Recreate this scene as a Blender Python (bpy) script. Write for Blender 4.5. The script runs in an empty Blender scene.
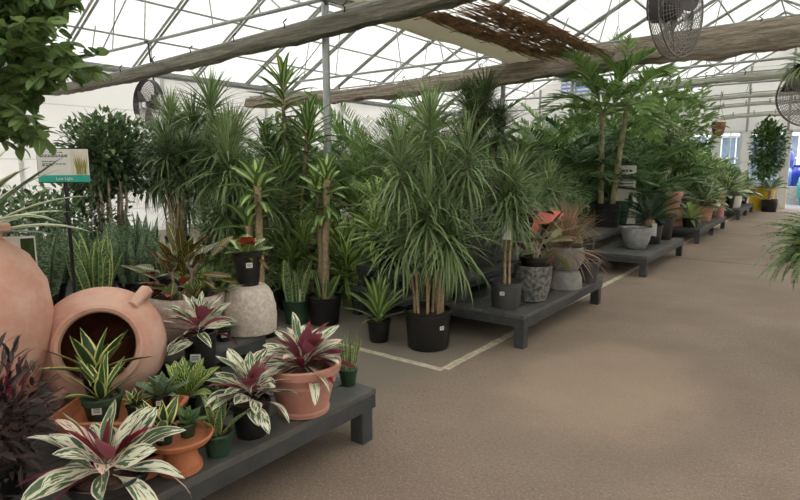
import bpy, math, random
import numpy as np
from mathutils import Vector
random.seed(4); RG = np.random.default_rng(4)
C = bpy.context.scene.collection
PI = math.pi; R = math.radians

# ---------------------------------------------------------------- camera, world, exposure
cam = bpy.data.objects.new('camera', bpy.data.cameras.new('camera')); C.objects.link(cam)
cam.location = (0, 0, 1.55)
cam.rotation_euler = (R(90 - 8.48), 0, R(36.87))
cam.data.sensor_width = 36; cam.data.lens = 25.65; cam.data.clip_end = 300; cam.data.clip_start = 0.05
bpy.context.scene.camera = cam
W = bpy.data.worlds.new('overcast_sky'); bpy.context.scene.world = W; W.use_nodes = True
bg = W.node_tree.nodes['Background']; bg.inputs[0].default_value = (0.985, 0.99, 1.0, 1); bg.inputs[1].default_value = 2.1
sun = bpy.data.objects.new('sun', bpy.data.lights.new('sun', 'SUN')); C.objects.link(sun)
sun.data.energy = 2.2; sun.data.angle = R(40); sun.data.color = (1.0, 0.985, 0.96); sun.rotation_euler = (R(20), R(18), 0)
vs = bpy.context.scene.view_settings
vs.view_transform = 'Standard'; vs.look = 'None'; vs.gamma = 1; vs.use_curve_mapping = False; vs.exposure = 0.9
bpy.context.scene.cycles.transparent_max_bounces = 16

# ---------------------------------------------------------------- materials
def lin(c):
    return tuple((v/255/12.92 if v/255 <= .04045 else ((v/255+.055)/1.055)**2.4) for v in c) + (1,)
def leaf_lin(c):
    r, g, b_, _ = lin(c); y = .25*r+.65*g+.1*b_; return tuple(min(.85, (v*.86+y*.14)*1.22) for v in (r, g, b_)) + (1,)
class NT:
    def __init__(s, name):
        s.m = bpy.data.materials.new(name); s.m.use_nodes = True; s.t = s.m.node_tree; s.N = s.t.nodes; s.L = s.t.links
        s.p = s.N['Principled BSDF']; s.out = s.N['Material Output']
    def n(s, typ, **kw):
        x = s.N.new(typ)
        for k, v in kw.items(): setattr(x, k, v)
        return x
    def put(s, sock, v):
        if isinstance(v, bpy.types.NodeSocket): s.L.new(v, sock)
        else: sock.default_value = v
    def math(s, op, a, b=0.0, c=0.0):
        x = s.n('ShaderNodeMath', operation=op); s.put(x.inputs[0], a); s.put(x.inputs[1], b); s.put(x.inputs[2], c); return x.outputs[0]
    def mix(s, f, a, b):
        x = s.n('ShaderNodeMix', data_type='RGBA'); s.put(x.inputs[0], f); s.put(x.inputs[6], a); s.put(x.inputs[7], b); return x.outputs[2]
    def noise(s, scale, vec=None, detail=3, rough=.55):
        x = s.n('ShaderNodeTexNoise'); x.inputs['Scale'].default_value = scale; x.inputs['Detail'].default_value = detail; x.inputs['Roughness'].default_value = rough
        if vec is not None: s.L.new(vec, x.inputs['Vector'])
        return x.outputs['Fac']
    def obj(s): return s.n('ShaderNodeTexCoord').outputs['Object']
    def sstep(s, v, a, b):
        x = s.n('ShaderNodeMapRange', interpolation_type='SMOOTHSTEP'); s.put(x.inputs[0], v); x.inputs[1].default_value = a; x.inputs[2].default_value = b; return x.outputs[0]
    def bump(s, h, strength=.3, dist=.01):
        b = s.n('ShaderNodeBump'); b.inputs['Strength'].default_value = strength; b.inputs['Distance'].default_value = dist
        s.L.new(h, b.inputs['Height']); s.L.new(b.outputs[0], s.p.inputs['Normal'])
    def scaled(s, vec, sc):
        x = s.n('ShaderNodeMapping'); s.L.new(vec, x.inputs[0]); x.inputs['Scale'].default_value = sc; return x.outputs[0]

def plain(name, c, rough=.6, metal=0, var=.15, scale=12, bump=0, bscale=60, c2=None, spec=.5):
    t = NT(name); c = lin(c)
    d = lin(c2) if c2 else tuple(v*(1-var) for v in c[:3]) + (1,)
    f = t.sstep(t.noise(scale, t.obj(), 5, .65), .35, .65)
    t.put(t.p.inputs['Base Color'], t.mix(f, c, d)); t.p.inputs['Roughness'].default_value = rough; t.p.inputs['Metallic'].default_value = metal
    t.p.inputs['Specular IOR Level'].default_value = spec
    if bump: t.bump(t.noise(bscale, t.obj(), 4), bump)
    return t.m

def leafmat(name, a, b, edge=None, ew=.2, mid=None, mw=.08, veins=None, vscale=14, streak=None, sthr=.5, blotch=None, band=None, back=None, rough=.42, trans=.22, ramp=None, tip=None):
    """two-sided leaf; pattern follows the blade's own width (u) and length (v)"""
    lin = leaf_lin; t = NT(name)
    uv = t.n('ShaderNodeUVMap', uv_map='uv').outputs[0]; rn = t.n('ShaderNodeUVMap', uv_map='rnd').outputs[0]
    s = t.n('ShaderNodeSeparateXYZ'); t.L.new(uv, s.inputs[0]); u, v = s.outputs[0], s.outputs[1]
    s2 = t.n('ShaderNodeSeparateXYZ'); t.L.new(rn, s2.inputs[0]); r1, r2 = s2.outputs[0], s2.outputs[1]
    d = t.math('MULTIPLY', t.math('ABSOLUTE', t.math('SUBTRACT', u, .5)), 2)
    if ramp:
        x = t.n('ShaderNodeValToRGB'); cr = x.color_ramp; t.L.new(r1, x.inputs[0])
        while len(cr.elements) < len(ramp): cr.elements.new(.5)
        for i, c in enumerate(ramp): cr.elements[i].position = i/(len(ramp)-1); cr.elements[i].color = lin(c)
        col = x.outputs[0]
    else: col = t.mix(r1, lin(a), lin(b))
    if veins:
        k = t.math('FRACT', t.math('SUBTRACT', t.math('MULTIPLY', v, vscale), t.math('MULTIPLY', d, 2.2)))
        line = t.math('SUBTRACT', 1, t.sstep(t.math('ABSOLUTE', t.math('SUBTRACT', k, .5)), .08, .25))
        col = t.mix(line, col, lin(veins))
    if band:
        cx = t.n('ShaderNodeCombineXYZ'); t.put(cx.inputs[0], t.math('MULTIPLY', u, 2.5)); t.put(cx.inputs[1], t.math('MULTIPLY', v, 34)); t.put(cx.inputs[2], t.math('MULTIPLY', r2, 30))
        col = t.mix(t.sstep(t.noise(1, cx.outputs[0], 3), .45, .58), col, lin(band))
    if streak:
        cx = t.n('ShaderNodeCombineXYZ'); t.put(cx.inputs[0], t.math('MULTIPLY', d, 2.0)); t.put(cx.inputs[1], t.math('SUBTRACT', t.math('MULTIPLY', v, 3.4), t.math('MULTIPLY', d, 1.6)))
        t.put(cx.inputs[2], t.math('ADD', t.math('MULTIPLY', r2, 40), t.math('MULTIPLY', t.math('GREATER_THAN', u, .5), 7)))
        nz = t.noise(1.0, cx.outputs[0], 2.5, .6)
        col = t.mix(t.sstep(t.math('ADD', nz, t.math('MULTIPLY', t.math('SUBTRACT', r2, .5), .16)), sthr-.025, sthr+.025), col, streak if not isinstance(streak[0], (int,)) else lin(streak))
    if blotch:
        cx = t.n('ShaderNodeCombineXYZ'); t.put(cx.inputs[0], t.math('MULTIPLY', u, 2)); t.put(cx.inputs[1], t.math('MULTIPLY', v, 7)); t.put(cx.inputs[2], t.math('MULTIPLY', r2, 30))
        col = t.mix(t.sstep(t.noise(2, cx.outputs[0], 4), .5, .6), col, lin(blotch))
    if edge:
        col = t.mix(t.sstep(t.math('ADD', d, t.math('MULTIPLY', t.noise(14, uv, 2), .12)), 1-ew, 1.06-ew), col, lin(edge))
    if mid: col = t.mix(t.math('SUBTRACT', 1, t.sstep(d, mw*.6, mw*1.3)), col, lin(mid))
    if tip: col = t.mix(t.sstep(v, .9, 1), col, lin(tip))
    if back:
        g = t.n('ShaderNodeNewGeometry').outputs['Backfacing']; col = t.mix(g, col, lin(back))
    t.put(t.p.inputs['Base Color'], col); t.p.inputs['Roughness'].default_value = rough; t.p.inputs['Specular IOR Level'].default_value = .4
    tr = t.n('ShaderNodeBsdfTranslucent'); t.put(tr.inputs[0], col)
    mx = t.n('ShaderNodeMixShader'); mx.inputs[0].default_value = trans
    t.L.new(t.p.outputs[0], mx.inputs[1]); t.L.new(tr.outputs[0], mx.inputs[2]); t.L.new(mx.outputs[0], t.out.inputs[0])
    return t.m

M = {}
M['marg'] = leafmat('slim_leaf', (74,104,54), (122,148,84), mid=(140,160,106), mw=.2, edge=(104,100,70), ew=.12, rough=.38)
M['marg_dark'] = leafmat('slim_dark_leaf', (52,76,40), (96,118,68), mid=(110,130,80), mw=.2, edge=(84,80,56), ew=.1, rough=.34)
M['corn'] = leafmat('striped_leaf', (60,92,42), (92,122,58), mid=(152,172,88), mw=.3, rough=.36)
M['corn_wide'] = leafmat('wide_striped_leaf', (74,108,50), (100,134,64), mid=(170,190,100), mw=.36, rough=.36)
M['lime'] = leafmat('lime_leaf', (128,158,70), (178,198,98), mid=(77,114,48), mw=.3, rough=.36)
M['broad'] = leafmat('broad_green_leaf', (46,78,36), (88,122,56), mid=(130,150,90), mw=.06, rough=.3)
M['ficus'] = leafmat('oval_leaf', (74,106,50), (126,154,80), mid=(150,168,110), mw=.06, rough=.38, trans=.45)
M['shrub'] = leafmat('small_leaf', (52,79,43), (110,136,84), mid=(132,156,108), mw=.06, rough=.35)
M['palm'] = leafmat('palm_leaf', (72,114,48), (132,165,77), mid=(154,180,99), mw=.12, rough=.38, trans=.32)
M['palm_dark'] = leafmat('dark_palm_leaf', (50,85,43), (94,128,66), rough=.36)
M['sago'] = leafmat('sago_leaf', (30,58,34), (58,86,50), rough=.35)
M['fern'] = leafmat('fern_leaf', (88,120,66), (136,160,98), rough=.5, trans=.3)
M['snake'] = leafmat('snake_leaf', (48,72,48), (70,94,60), band=(112,132,98), rough=.4, trans=.05)
M['snake_y'] = leafmat('yellow_edged_leaf', (56,84,50), (80,108,62), band=(120,146,88), edge=(186,190,104), ew=.16, rough=.4, trans=.05)
M['gold_edge'] = leafmat('gold_edged_leaf', (34,62,30), (62,94,42), edge=(206,204,112), ew=.27, rough=.33, trans=.12)
M['blue_agave'] = leafmat('blue_green_leaf', (71,96,80), (101,124,103), band=(119,142,117), rough=.45, trans=.04)
M['furcraea'] = leafmat('pale_striped_leaf', (86,108,72), (120,138,96), edge=(206,208,166), ew=.42, rough=.45, trans=.1)
M['strom'] = leafmat('tricolour_leaf', (50,84,50), (84,116,72), streak=(232,220,190), sthr=.52, edge=(228,204,180), ew=.14, mid=(214,196,160), mw=.06, back=(140,62,82), rough=.36, trans=.18)
M['strom_red'] = leafmat('crimson_leaf', (150,24,50), (96,18,38), back=(128,20,46), rough=.36)
M['strom_pink'] = leafmat('pink_leaf', (226,178,160), (232,210,180), streak=(84,112,64), sthr=.58, edge=(226,160,150), ew=.12, back=(160,60,84), rough=.4, trans=.2)
M['croton'] = leafmat('croton_leaf', None, None, ramp=[(24,46,24),(38,66,28),(30,54,24),(38,32,24),(78,36,26),(46,72,34)], veins=(120,106,44), vscale=9, mid=(180,150,60), mw=.07, rough=.26, trans=.08)
M['croton_red'] = leafmat('red_croton_leaf', (176,56,36), (204,86,52), veins=(96,30,26), vscale=8, rough=.26, trans=.08)
M['croton_green'] = leafmat('veined_green_leaf', (48,84,44), (84,122,62), veins=(176,196,110), vscale=8, mid=(206,212,130), mw=.1, rough=.28, trans=.1)
M['purple'] = leafmat('purple_leaf', (52,44,42), (84,70,62), mid=(96,66,70), mw=.1, back=(66,48,50), rough=.4)
M['zebra'] = leafmat('zebra_leaf', (50,92,40), (74,118,50), veins=(196,206,106), vscale=9, mid=(206,212,120), mw=.1, rough=.32)
M['agla'] = leafmat('pale_splashed_leaf', (72,105,63), (107,138,85), streak=(215,224,182), sthr=.55, mid=(198,213,154), mw=.1, rough=.4)
M['rubber'] = leafmat('burgundy_leaf', None, None, ramp=[(66,34,32),(82,92,50),(72,36,32),(86,50,40),(126,132,78)], mid=(150,120,80), mw=.06, rough=.25, trans=.08)
M['rubber_red'] = leafmat('scarlet_leaf', (214,84,72), (226,110,92), rough=.3, trans=.1)
M['cord'] = leafmat('bronze_leaf', (120,88,68), (158,122,94), mid=(176,140,116), mw=.2, rough=.4)
M['brom'] = leafmat('bromeliad_leaf', (104,132,56), (150,168,84), rough=.3)
M['euph'] = plain('cactus_skin', (94,126,72), .5, var=.25)
M['cane'] = plain('pale_cane', (176,154,122), .8, scale=30, var=.35, bump=.5, bscale=40)
M['stem'] = plain('grey_stem', (182,166,144), .8, scale=20, var=.4)
M['green_stem'] = plain('green_stem', (96,112,66), .6, scale=20, var=.3)
M['palm_trunk'] = plain('palm_trunk', (150,146,112), .8, scale=8, var=.35, bump=.4, bscale=20, c2=(104,96,72))
M['soil'] = plain('bark_soil', (96,72,54), .95, scale=60, var=.6, bump=1, bscale=120)
M['black'] = plain('black_plastic', (30,30,31), .42, var=.3)
M['grey_plastic'] = plain('grey_ribbed_plastic', (70,72,74), .5, var=.2)
M['green_pot'] = plain('green_plastic', (44,74,52), .45, var=.2)
M['tag'] = plain('paper_tag', (226,226,220), .7, var=.04)
M['ink'] = plain('dark_ink', (70,74,74), .7, var=.05)
M['terra'] = plain('orange_terracotta', (190,120,82), .75, var=.12, scale=5, bump=.1, c2=(176,104,68))
M['clay'] = plain('brown_clay', (150,98,78), .8, scale=8, bump=.3, c2=(120,74,58))
M['terra_pink'] = plain('pink_terracotta', (190,138,122), .75, scale=4, bump=.15, c2=(176,122,106))
M['jar'] = plain('chalky_terracotta', (202,150,130), .85, scale=6, bump=.25, bscale=35, c2=(214,172,154))
M['shaded_raw_clay'] = plain('shaded_raw_clay', (128,74,54), .9, scale=6, var=.3)  # bare clay, its colour darkened to imitate the shade inside the lying jar
M['wash'] = plain('whitewashed_clay', (214,202,190), .85, scale=40, bump=.4, bscale=60, c2=(190,172,158))
M['stone'] = plain('grey_stone', (158,158,154), .85, scale=14, bump=.3, c2=(136,136,132))
M['lava'] = plain('carved_dark_stone', (104,106,106), .8, scale=14, bump=1, bscale=22, c2=(72,74,74))
M['mottled'] = plain('mottled_glaze', (58,60,60), .5, scale=26, bump=.4, bscale=30, c2=(134,134,128))
M['ribbed_white'] = plain('ribbed_cement', (170,170,158), .85, var=.15)
M['yellow'] = plain('yellow_glaze', (206,168,30), .35, var=.1)
M['blue'] = plain('cobalt_glaze', (30,52,150), .15, var=.3)
M['lightblue'] = plain('sky_glaze', (96,130,206), .2, var=.2)
M['teal'] = plain('teal_glaze', (50,140,140), .2, var=.2)
M['white_pot'] = plain('white_ceramic', (214,212,204), .4, var=.05)
M['bench'] = plain('charcoal_painted_wood', (68,70,72), .55, scale=7, bump=.25, bscale=25, c2=(56,57,59))
M['deck'] = plain('worn_charcoal_boards', (74,76,76), .6, scale=5, bump=.3, bscale=25, c2=(92,90,84))
M['steel'] = plain('galvanised_steel', (168,172,172), .4, metal=.6, var=.15)
M['dull_steel'] = plain('dull_steel', (160,162,158), .6, metal=.2, var=.2)
M['fan'] = plain('grey_fan_metal', (122,116,114), .5, metal=.4, var=.2)
M['fan_dark'] = plain('dark_fan_metal', (44,42,42), .5, var=.2)
M['iron'] = plain('black_iron', (26,27,28), .5, var=.1)
M['white_paint'] = plain('white_paint', (220,220,216), .5, var=.04)
M['reed'] = plain('dry_reed', (176,142,112), .9, scale=5, c2=(124,94,72))
M['teal_sign'] = plain('teal_print', (40,168,150), .5, var=.04)
M['photo_yellow'] = plain('printed_leaves', (176,176,96), .6, var=.2)
M['photo_back'] = plain('printed_backdrop', (222,214,200), .6, var=.05)
M['line'] = plain('worn_line_paint', (220,206,182), .8, scale=18, c2=(186,170,146))
M['blue_slat'] = plain('blue_louvre', (120,146,206), .5, var=.1)
M['house_wall'] = plain('bluish_glazing', (120,134,150), .3, var=.4, scale=2)
M['outside'] = plain('outdoor_paving', (112,112,116), .9, var=.1, scale=1)

def curtain_mat(name, c1, c2):
    t = NT(name); o = t.obj()
    f = t.noise(3, t.scaled(o, (.5, 6, 9)), 6, .7)
    t.put(t.p.inputs['Base Color'], t.mix(t.sstep(f, .35, .65), lin(c1), lin(c2))); t.p.inputs['Roughness'].default_value = .9
    t.bump(t.noise(4, t.scaled(o, (1, 5, 7)), 5, .7), 1.0, .05); return t.m
M['curtain'] = curtain_mat('bundled_shade_cloth', (170,156,140), (112,102,90))
M['curtain_grey'] = curtain_mat('grey_shade_cloth', (134,128,114), (96,92,82))  # greyer, darker cloth for the nearest curtain
M['curtain_pale'] = curtain_mat('pale_shade_cloth', (186,186,172), (150,150,138))
M['thin_cloth'] = leafmat('thin_cloth', (206,198,184), (190,182,168), rough=.8, trans=.5)

def floor_mat():
    t = NT('worn_asphalt_floor'); o = t.obj()
    c = t.mix(t.sstep(t.noise(.7, o, 6, .6), .3, .7), lin((128,110,98)), lin((148,129,114)))
    c = t.mix(t.math('MULTIPLY', t.sstep(t.noise(2.3, t.scaled(o, (1, .6, 1)), 7, .7), .5, .75), .5), c, lin((136,121,106)))
    c = t.mix(t.math('MULTIPLY', t.sstep(t.noise(70, o, 3, .8), .5, .7), .5), c, lin((190,174,156)))
    c = t.mix(t.math('MULTIPLY', t.sstep(t.noise(38, o, 4, .75), .53, .68), .55), c, lin((92,82,74)))
    # lighter rounded patch with a darker band around it
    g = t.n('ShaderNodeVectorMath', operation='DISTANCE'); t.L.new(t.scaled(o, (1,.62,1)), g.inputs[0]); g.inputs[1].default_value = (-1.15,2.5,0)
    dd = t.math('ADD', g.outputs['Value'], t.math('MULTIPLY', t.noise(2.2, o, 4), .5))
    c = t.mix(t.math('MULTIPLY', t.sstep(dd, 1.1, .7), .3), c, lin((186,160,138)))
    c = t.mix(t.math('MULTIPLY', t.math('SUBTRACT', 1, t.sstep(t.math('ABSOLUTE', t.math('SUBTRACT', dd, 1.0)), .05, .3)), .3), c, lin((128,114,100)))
    # floor under and behind the benches blends to a greyer tone
    s = t.n('ShaderNodeSeparateXYZ'); t.L.new(o, s.inputs[0])
    c = t.mix(t.math('MULTIPLY', t.math('SUBTRACT', 1, t.sstep(s.outputs[0], -2.6, -2.0)), .7), c, lin((128,122,112)))
    for y0, w in ((10.45, .035), (14.9, .04), (19.5, .04)):
        k = t.math('ABSOLUTE', t.math('SUBTRACT', t.math('ADD', s.outputs[1], t.math('MULTIPLY', t.noise(3, o, 2), .12)), y0))
        c = t.mix(t.math('MULTIPLY', t.math('SUBTRACT', 1, t.sstep(k, w*.4, w)), .7), c, lin((82,74,68)))
    t.put(t.p.inputs['Base Color'], c); t.p.inputs['Roughness'].default_value = .8; t.p.inputs['Specular IOR Level'].default_value = .3
    t.bump(t.noise(120, o, 4), .35, .006); return t.m
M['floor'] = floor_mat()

def roof_mat():
    t = NT('translucent_roof_sheet'); o = t.obj()
    s = t.n('ShaderNodeSeparateXYZ'); t.L.new(o, s.inputs[0])
    k = t.math('ABSOLUTE', t.math('SUBTRACT', t.math('FRACT', t.math('MULTIPLY', s.outputs[0], 5.0)), .5))
    line = t.math('SUBTRACT', 1, t.sstep(k, .02, .05))
    c = t.mix(t.math('MULTIPLY', line, .85), t.mix(t.noise(1.2, o, 4), (.72,.73,.71,1), (.80,.80,.77,1)), (.48,.5,.48,1))
    tr = t.n('ShaderNodeBsdfTranslucent'); t.put(tr.inputs[0], c)
    df = t.n('ShaderNodeBsdfDiffuse'); df.inputs[0].default_value = (.8,.8,.78,1)
    mx = t.n('ShaderNodeMixShader'); mx.inputs[0].default_value = .35
    t.L.new(tr.outputs[0], mx.inputs[1]); t.L.new(df.outputs[0], mx.inputs[2]); t.L.new(mx.outputs[0], t.out.inputs[0]); return t.m
M['roof'] = roof_mat()
def wall_mat():
    t = NT('white_wall_sheet'); o = t.obj()
    s = t.n('ShaderNodeSeparateXYZ'); t.L.new(o, s.inputs[0])
    k = t.math('ABSOLUTE', t.math('SUBTRACT', t.math('FRACT', t.math('MULTIPLY', s.outputs[2], .9)), .5))
    c = t.mix(t.math('MULTIPLY', t.math('SUBTRACT', 1, t.sstep(k, .005, .015)), .4), t.mix(t.noise(.8, o, 5), lin((236,234,230)), lin((222,220,216))), lin((150,150,146)))
    tr = t.n('ShaderNodeBsdfTranslucent'); t.put(tr.inputs[0], c)
    t.put(t.p.inputs['Base Color'], c); t.p.inputs['Roughness'].default_value = .6
    mx = t.n('ShaderNodeMixShader'); mx.inputs[0].default_value = .42
    t.L.new(t.p.outputs[0], mx.inputs[1]); t.L.new(tr.outputs[0], mx.inputs[2]); t.L.new(mx.outputs[0], t.out.inputs[0]); return t.m
M['wall'] = wall_mat()
def glass_mat():
    t = NT('window_glass'); g = t.n('ShaderNodeBsdfGlossy'); g.inputs['Roughness'].default_value = .05
    tr = t.n('ShaderNodeBsdfTransparent'); tr.inputs[0].default_value = (.9,.93,.95,1)
    mx = t.n('ShaderNodeMixShader'); mx.inputs[0].default_value = .08
    t.L.new(tr.outputs[0], mx.inputs[1]); t.L.new(g.outputs[0], mx.inputs[2]); t.L.new(mx.outputs[0], t.out.inputs[0]); return t.m
M['glass'] = glass_mat()

# ---------------------------------------------------------------- mesh collectors
def link(name, me, mat, parent=None):
    o = bpy.data.objects.new(name, me); C.objects.link(o)
    if mat: me.materials.append(M[mat])
    if parent is not None: o.parent = parent
    return o
class MB:
    def __init__(s): s.v = []; s.f = []
    def add(s, vs, fs):
        b = len(s.v); s.v += [tuple(p) for p in vs]; s.f += [tuple(i+b for i in f) for f in fs]
    def box(s, x0, x1, y0, y1, z0, z1):
        s.add([(x,y,z) for z in (z0,z1) for y in (y0,y1) for x in (x0,x1)], [(0,2,3,1),(4,5,7,6),(0,1,5,4),(2,6,7,3),(0,4,6,2),(1,3,7,5)])
    def tube(s, pts, r, k=8, caps=True):
        pts = [Vector(p) for p in pts]; n = len(pts); rr = r if hasattr(r, '__len__') else [r]*n
        vs = []; up = None
        for i, p in enumerate(pts):
            d = (pts[min(i+1,n-1)] - pts[max(i-1,0)]).normalized()
            if up is None: up = Vector((0,0,1)) if abs(d.z) < .9 else Vector((1,0,0))
            a = d.cross(up).normalized(); b = a.cross(d).normalized(); up = b
            for j in range(k):
                t = 2*PI*j/k; vs.append(p + (a*math.cos(t) + b*math.sin(t))*rr[i])
        fs = [(i*k+j, i*k+(j+1)%k, (i+1)*k+(j+1)%k, (i+1)*k+j) for i in range(n-1) for j in range(k)]
        if caps: fs += [tuple(reversed(range(k))), tuple(range((n-1)*k, n*k))]
        s.add(vs, fs)
    def lathe(s, prof, k=40, rib=0, ribn=20, c=(0,0,0), close=False):
        vs = []
        for i, (r, z) in enumerate(prof):
            for j in range(k):
                t = 2*PI*j/k; q = r*(1 + (rib*math.cos(ribn*t) if rib and r > .02 and 0 < i < len(prof)-1 else 0))
                vs.append((c[0]+q*math.cos(t), c[1]+q*math.sin(t), c[2]+z))
        fs = [(i*k+j, i*k+(j+1)%k, (i+1)*k+(j+1)%k, (i+1)*k+j) for i in range(len(prof)-1) for j in range(k)]
        fs.append(tuple(reversed(range(k))))
        if close: fs.append(tuple(range((len(prof)-1)*k, len(prof)*k)))
        s.add(vs, fs)
    def build(s, name, mat, parent=None, smooth=False, bevel=0):
        me = bpy.data.meshes.new(name); me.from_pydata(s.v, [], s.f); me.update()
        if smooth: me.polygons.foreach_set('use_smooth', [True]*len(me.polygons)); me.set_sharp_from_angle(angle=R(42))
        o = link(name, me, mat, parent)
        if bevel:
            b = o.modifiers.new('bevel', 'BEVEL'); b.width = bevel; b.segments = 2; b.limit_method = 'ANGLE'
        return o

PROF = {
 'strap': lambda s: np.clip(.55+s*4, 0, 1)*(1-s**2.6),
 'corn': lambda s: np.maximum(.3*(1-s)**3, np.sin(PI*np.clip(s,0,1)**.75)**.75),
 'ovate': lambda s: np.maximum(.06*(1-s), np.sin(PI*s**.85)**.8),
 'round': lambda s: np.maximum(.1*(1-s), np.sin(PI*s**1.15)**.6),
 'petiole': lambda s: np.where(s < .16, .08, np.sin(PI*np.clip((s-.16)/.84, 0, 1)**.92)**.7),
 'sword': lambda s: (.75+.25*np.sin(PI*s))*(1-s**5),
 'agave': lambda s: (.62+.5*np.sin(PI*s**.8))*(1-s**3.5),
 'leaflet': lambda s: np.clip(.4+s*3, 0, 1)*(1-s**2),
}
class Fol:
    """many leaves in one mesh; every blade is a curved, folded strip of quads"""
    def __init__(s): s.V = []; s.Fc = []; s.U = []; s.Rn = []; s.n = 0
    def leaves(s, base, az, el, L, W, droop=.8, n=5, prof='strap', fold=.25, roll=0., bend=1.4, curl=0., cols=3, wave=0.):
        base = np.atleast_2d(np.asarray(base, float)); N = max(len(base), np.size(az), np.size(el), np.size(L))
        base = np.broadcast_to(base, (N,3)); f = lambda x: np.broadcast_to(np.asarray(x, float), (N,))[:,None]
        az, el, L, W, droop, roll, curl = map(f, (az, el, L, W, droop, roll, curl))
        t = np.linspace(0, 1, n+1)[None,:]
        E = el - droop*t**bend; A = az + curl*t
        D = np.stack([np.cos(E)*np.cos(A), np.cos(E)*np.sin(A), np.sin(E)], -1)
        st = (D[:,:-1]+D[:,1:])/2*(L/n)[:,:,None]
        P = np.concatenate([np.zeros((N,1,3)), np.cumsum(st, 1)], 1) + base[:,None,:]
        S0 = np.stack([-np.sin(A), np.cos(A), np.zeros_like(A)], -1)
        N0 = np.cross(D, S0)
        cr, sr = np.cos(roll)[:,:,None], np.sin(roll)[:,:,None]
        S = S0*cr + N0*sr; Nn = np.cross(D, S)
        w = (PROF[prof](t)*W/2)[:,:,None]
        if wave: P = P + Nn*(np.sin(t*9 + az*7)*wave)[:,:,None]*w*1.2
        if cols == 3: G = np.stack([P + S*w + Nn*w*fold, P, P - S*w + Nn*w*fold], 2); us = [1, .5, 0]
        else: G = np.stack([P + S*w, P - S*w], 2); us = [1, 0]
        c = len(us); nv = (n+1)*c
        idx = np.array([[i*c+j, i*c+j+1, (i+1)*c+j+1, (i+1)*c+j] for i in range(n) for j in range(c-1)])
        s.V.append(G.reshape(-1,3)); s.Fc.append((idx[None] + (np.arange(N)*nv)[:,None,None] + s.n).reshape(-1,4)); s.n += N*nv
        uvv = np.array([[us[j], i/n] for i in range(n+1) for j in range(c)])[idx]
        s.U.append(np.broadcast_to(uvv, (N,)+uvv.shape).reshape(-1,2))
        rn = RG.random((N,1,1,2)); s.Rn.append(np.broadcast_to(rn, (N, len(idx), 4, 2)).reshape(-1,2))
        return P
    def build(s, name, mat, parent=None):
        V = np.concatenate(s.V); F = np.concatenate(s.Fc); me = bpy.data.meshes.new(name)
        me.vertices.add(len(V)); me.vertices.foreach_set('co', V.ravel()); me.loops.add(F.size); me.loops.foreach_set('vertex_index', F.ravel().astype(np.int32))
        me.polygons.add(len(F)); me.polygons.foreach_set('loop_start', np.arange(0, F.size, 4, dtype=np.int32))
        for nm, a in (('uv', s.U), ('rnd', s.Rn)):
            l = me.uv_layers.new(name=nm); l.data.foreach_set('uv', np.concatenate(a).astype(np.float32).ravel())
        me.update(calc_edges=True); me.polygons.foreach_set('use_smooth', np.ones(len(F), bool))
        return link(name, me, mat, parent)
GA = 2.39996
def rs(a, b, n): return RG.uniform(a, b, n)

# ---------------------------------------------------------------- things
def tag(o, label, cat, group=None, kind=None):
    o['label'] = label
    if cat: o['category'] = cat
    if group: o['group'] = group
    if kind: o['kind'] = kind
    return o
def thing(name, label, cat, loc, rz=0, group=None, sc=1):
    o = bpy.data.objects.new(name, None); C.objects.link(o); o.empty_display_size = .1
    o.location = loc; o.rotation_euler = (0,0,rz); o.scale = (sc,)*3
    return tag(o, label, cat, group)
def dup(root, label, loc, rz=0, sc=1, group=None, cat=None):
    r = root.copy(); C.objects.link(r); r.location = loc; r.rotation_euler = (0,0,rz); r.scale = (sc,)*3; r['label'] = label
    if group: r['group'] = group
    if cat: r['category'] = cat
    for ch in [c for c in C.objects if c.parent == root]:
        d = ch.copy(); C.objects.link(d); d.parent = r
        for g in [c for c in C.objects if c.parent == ch]:
            e = g.copy(); C.objects.link(e); e.parent = d
    return r
def struct(o, label=None):
    o['kind'] = 'structure'
    if label: o['label'] = label
    return o

# ================================================================= SETTING
WX, GX, RX, EX = -12.8, -5.2, 2.4, 10.0        # left wall, two gutters, right wall
Y0, Y1, EZ, RZ = -6.0, 24.5, 3.72, 5.75
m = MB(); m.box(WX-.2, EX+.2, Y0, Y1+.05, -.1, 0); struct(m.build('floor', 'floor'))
m = MB(); m.box(-30, 30, Y1+.05, 60, -.12, -.02); struct(m.build('outdoor_ground', 'outside'), 'pale outdoor paving beyond the end doorway')
m = MB(); m.box(WX-.08, WX, Y0, Y1, 0, EZ); struct(m.build('wall_left', 'wall'))
m = MB(); m.box(EX, EX+.08, Y0, Y1, 0, EZ); struct(m.build('wall_right', 'wall'))
def gable(m, y, x0, x1):
    xm = (x0+x1)/2; m.add([(x0,y,EZ),(x1,y,EZ),(xm,y,RZ),(x0,y+.06,EZ),(x1,y+.06,EZ),(xm,y+.06,RZ)], [(0,1,2),(3,5,4),(0,3,4,1),(1,4,5,2),(2,5,3,0)])
m = MB(); m.box(WX, EX, Y0-.06, Y0, 0, EZ)
for a, b in ((WX,GX),(GX,RX),(RX,EX)): gable(m, Y0-.06, a, b)
struct(m.build('wall_front', 'wall'))
m = MB(); DX0, DX1, DZ = -1.28, .9, 2.75       # doorway
WIN = [(-7.4,-6.2),(-6.0,-4.8),(-4.55,-3.6),(-3.45,-2.75),(-2.45,-1.42)]
xs = WX
for a, b in WIN:
    m.box(xs, a, Y1, Y1+.06, 0, DZ); m.box(a, b, Y1, Y1+.06, 0, .12 if a > -3 else .9); xs = b
m.box(xs, DX0, Y1, Y1+.06, 0, DZ); m.box(DX1, EX, Y1, Y1+.06, 0, DZ); m.box(WX, EX, Y1, Y1+.06, DZ, EZ)
for a, b in ((WX,GX),(GX,RX),(RX,EX)): gable(m, Y1, a, b)
struct(m.build('wall_back', 'wall'))
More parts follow.
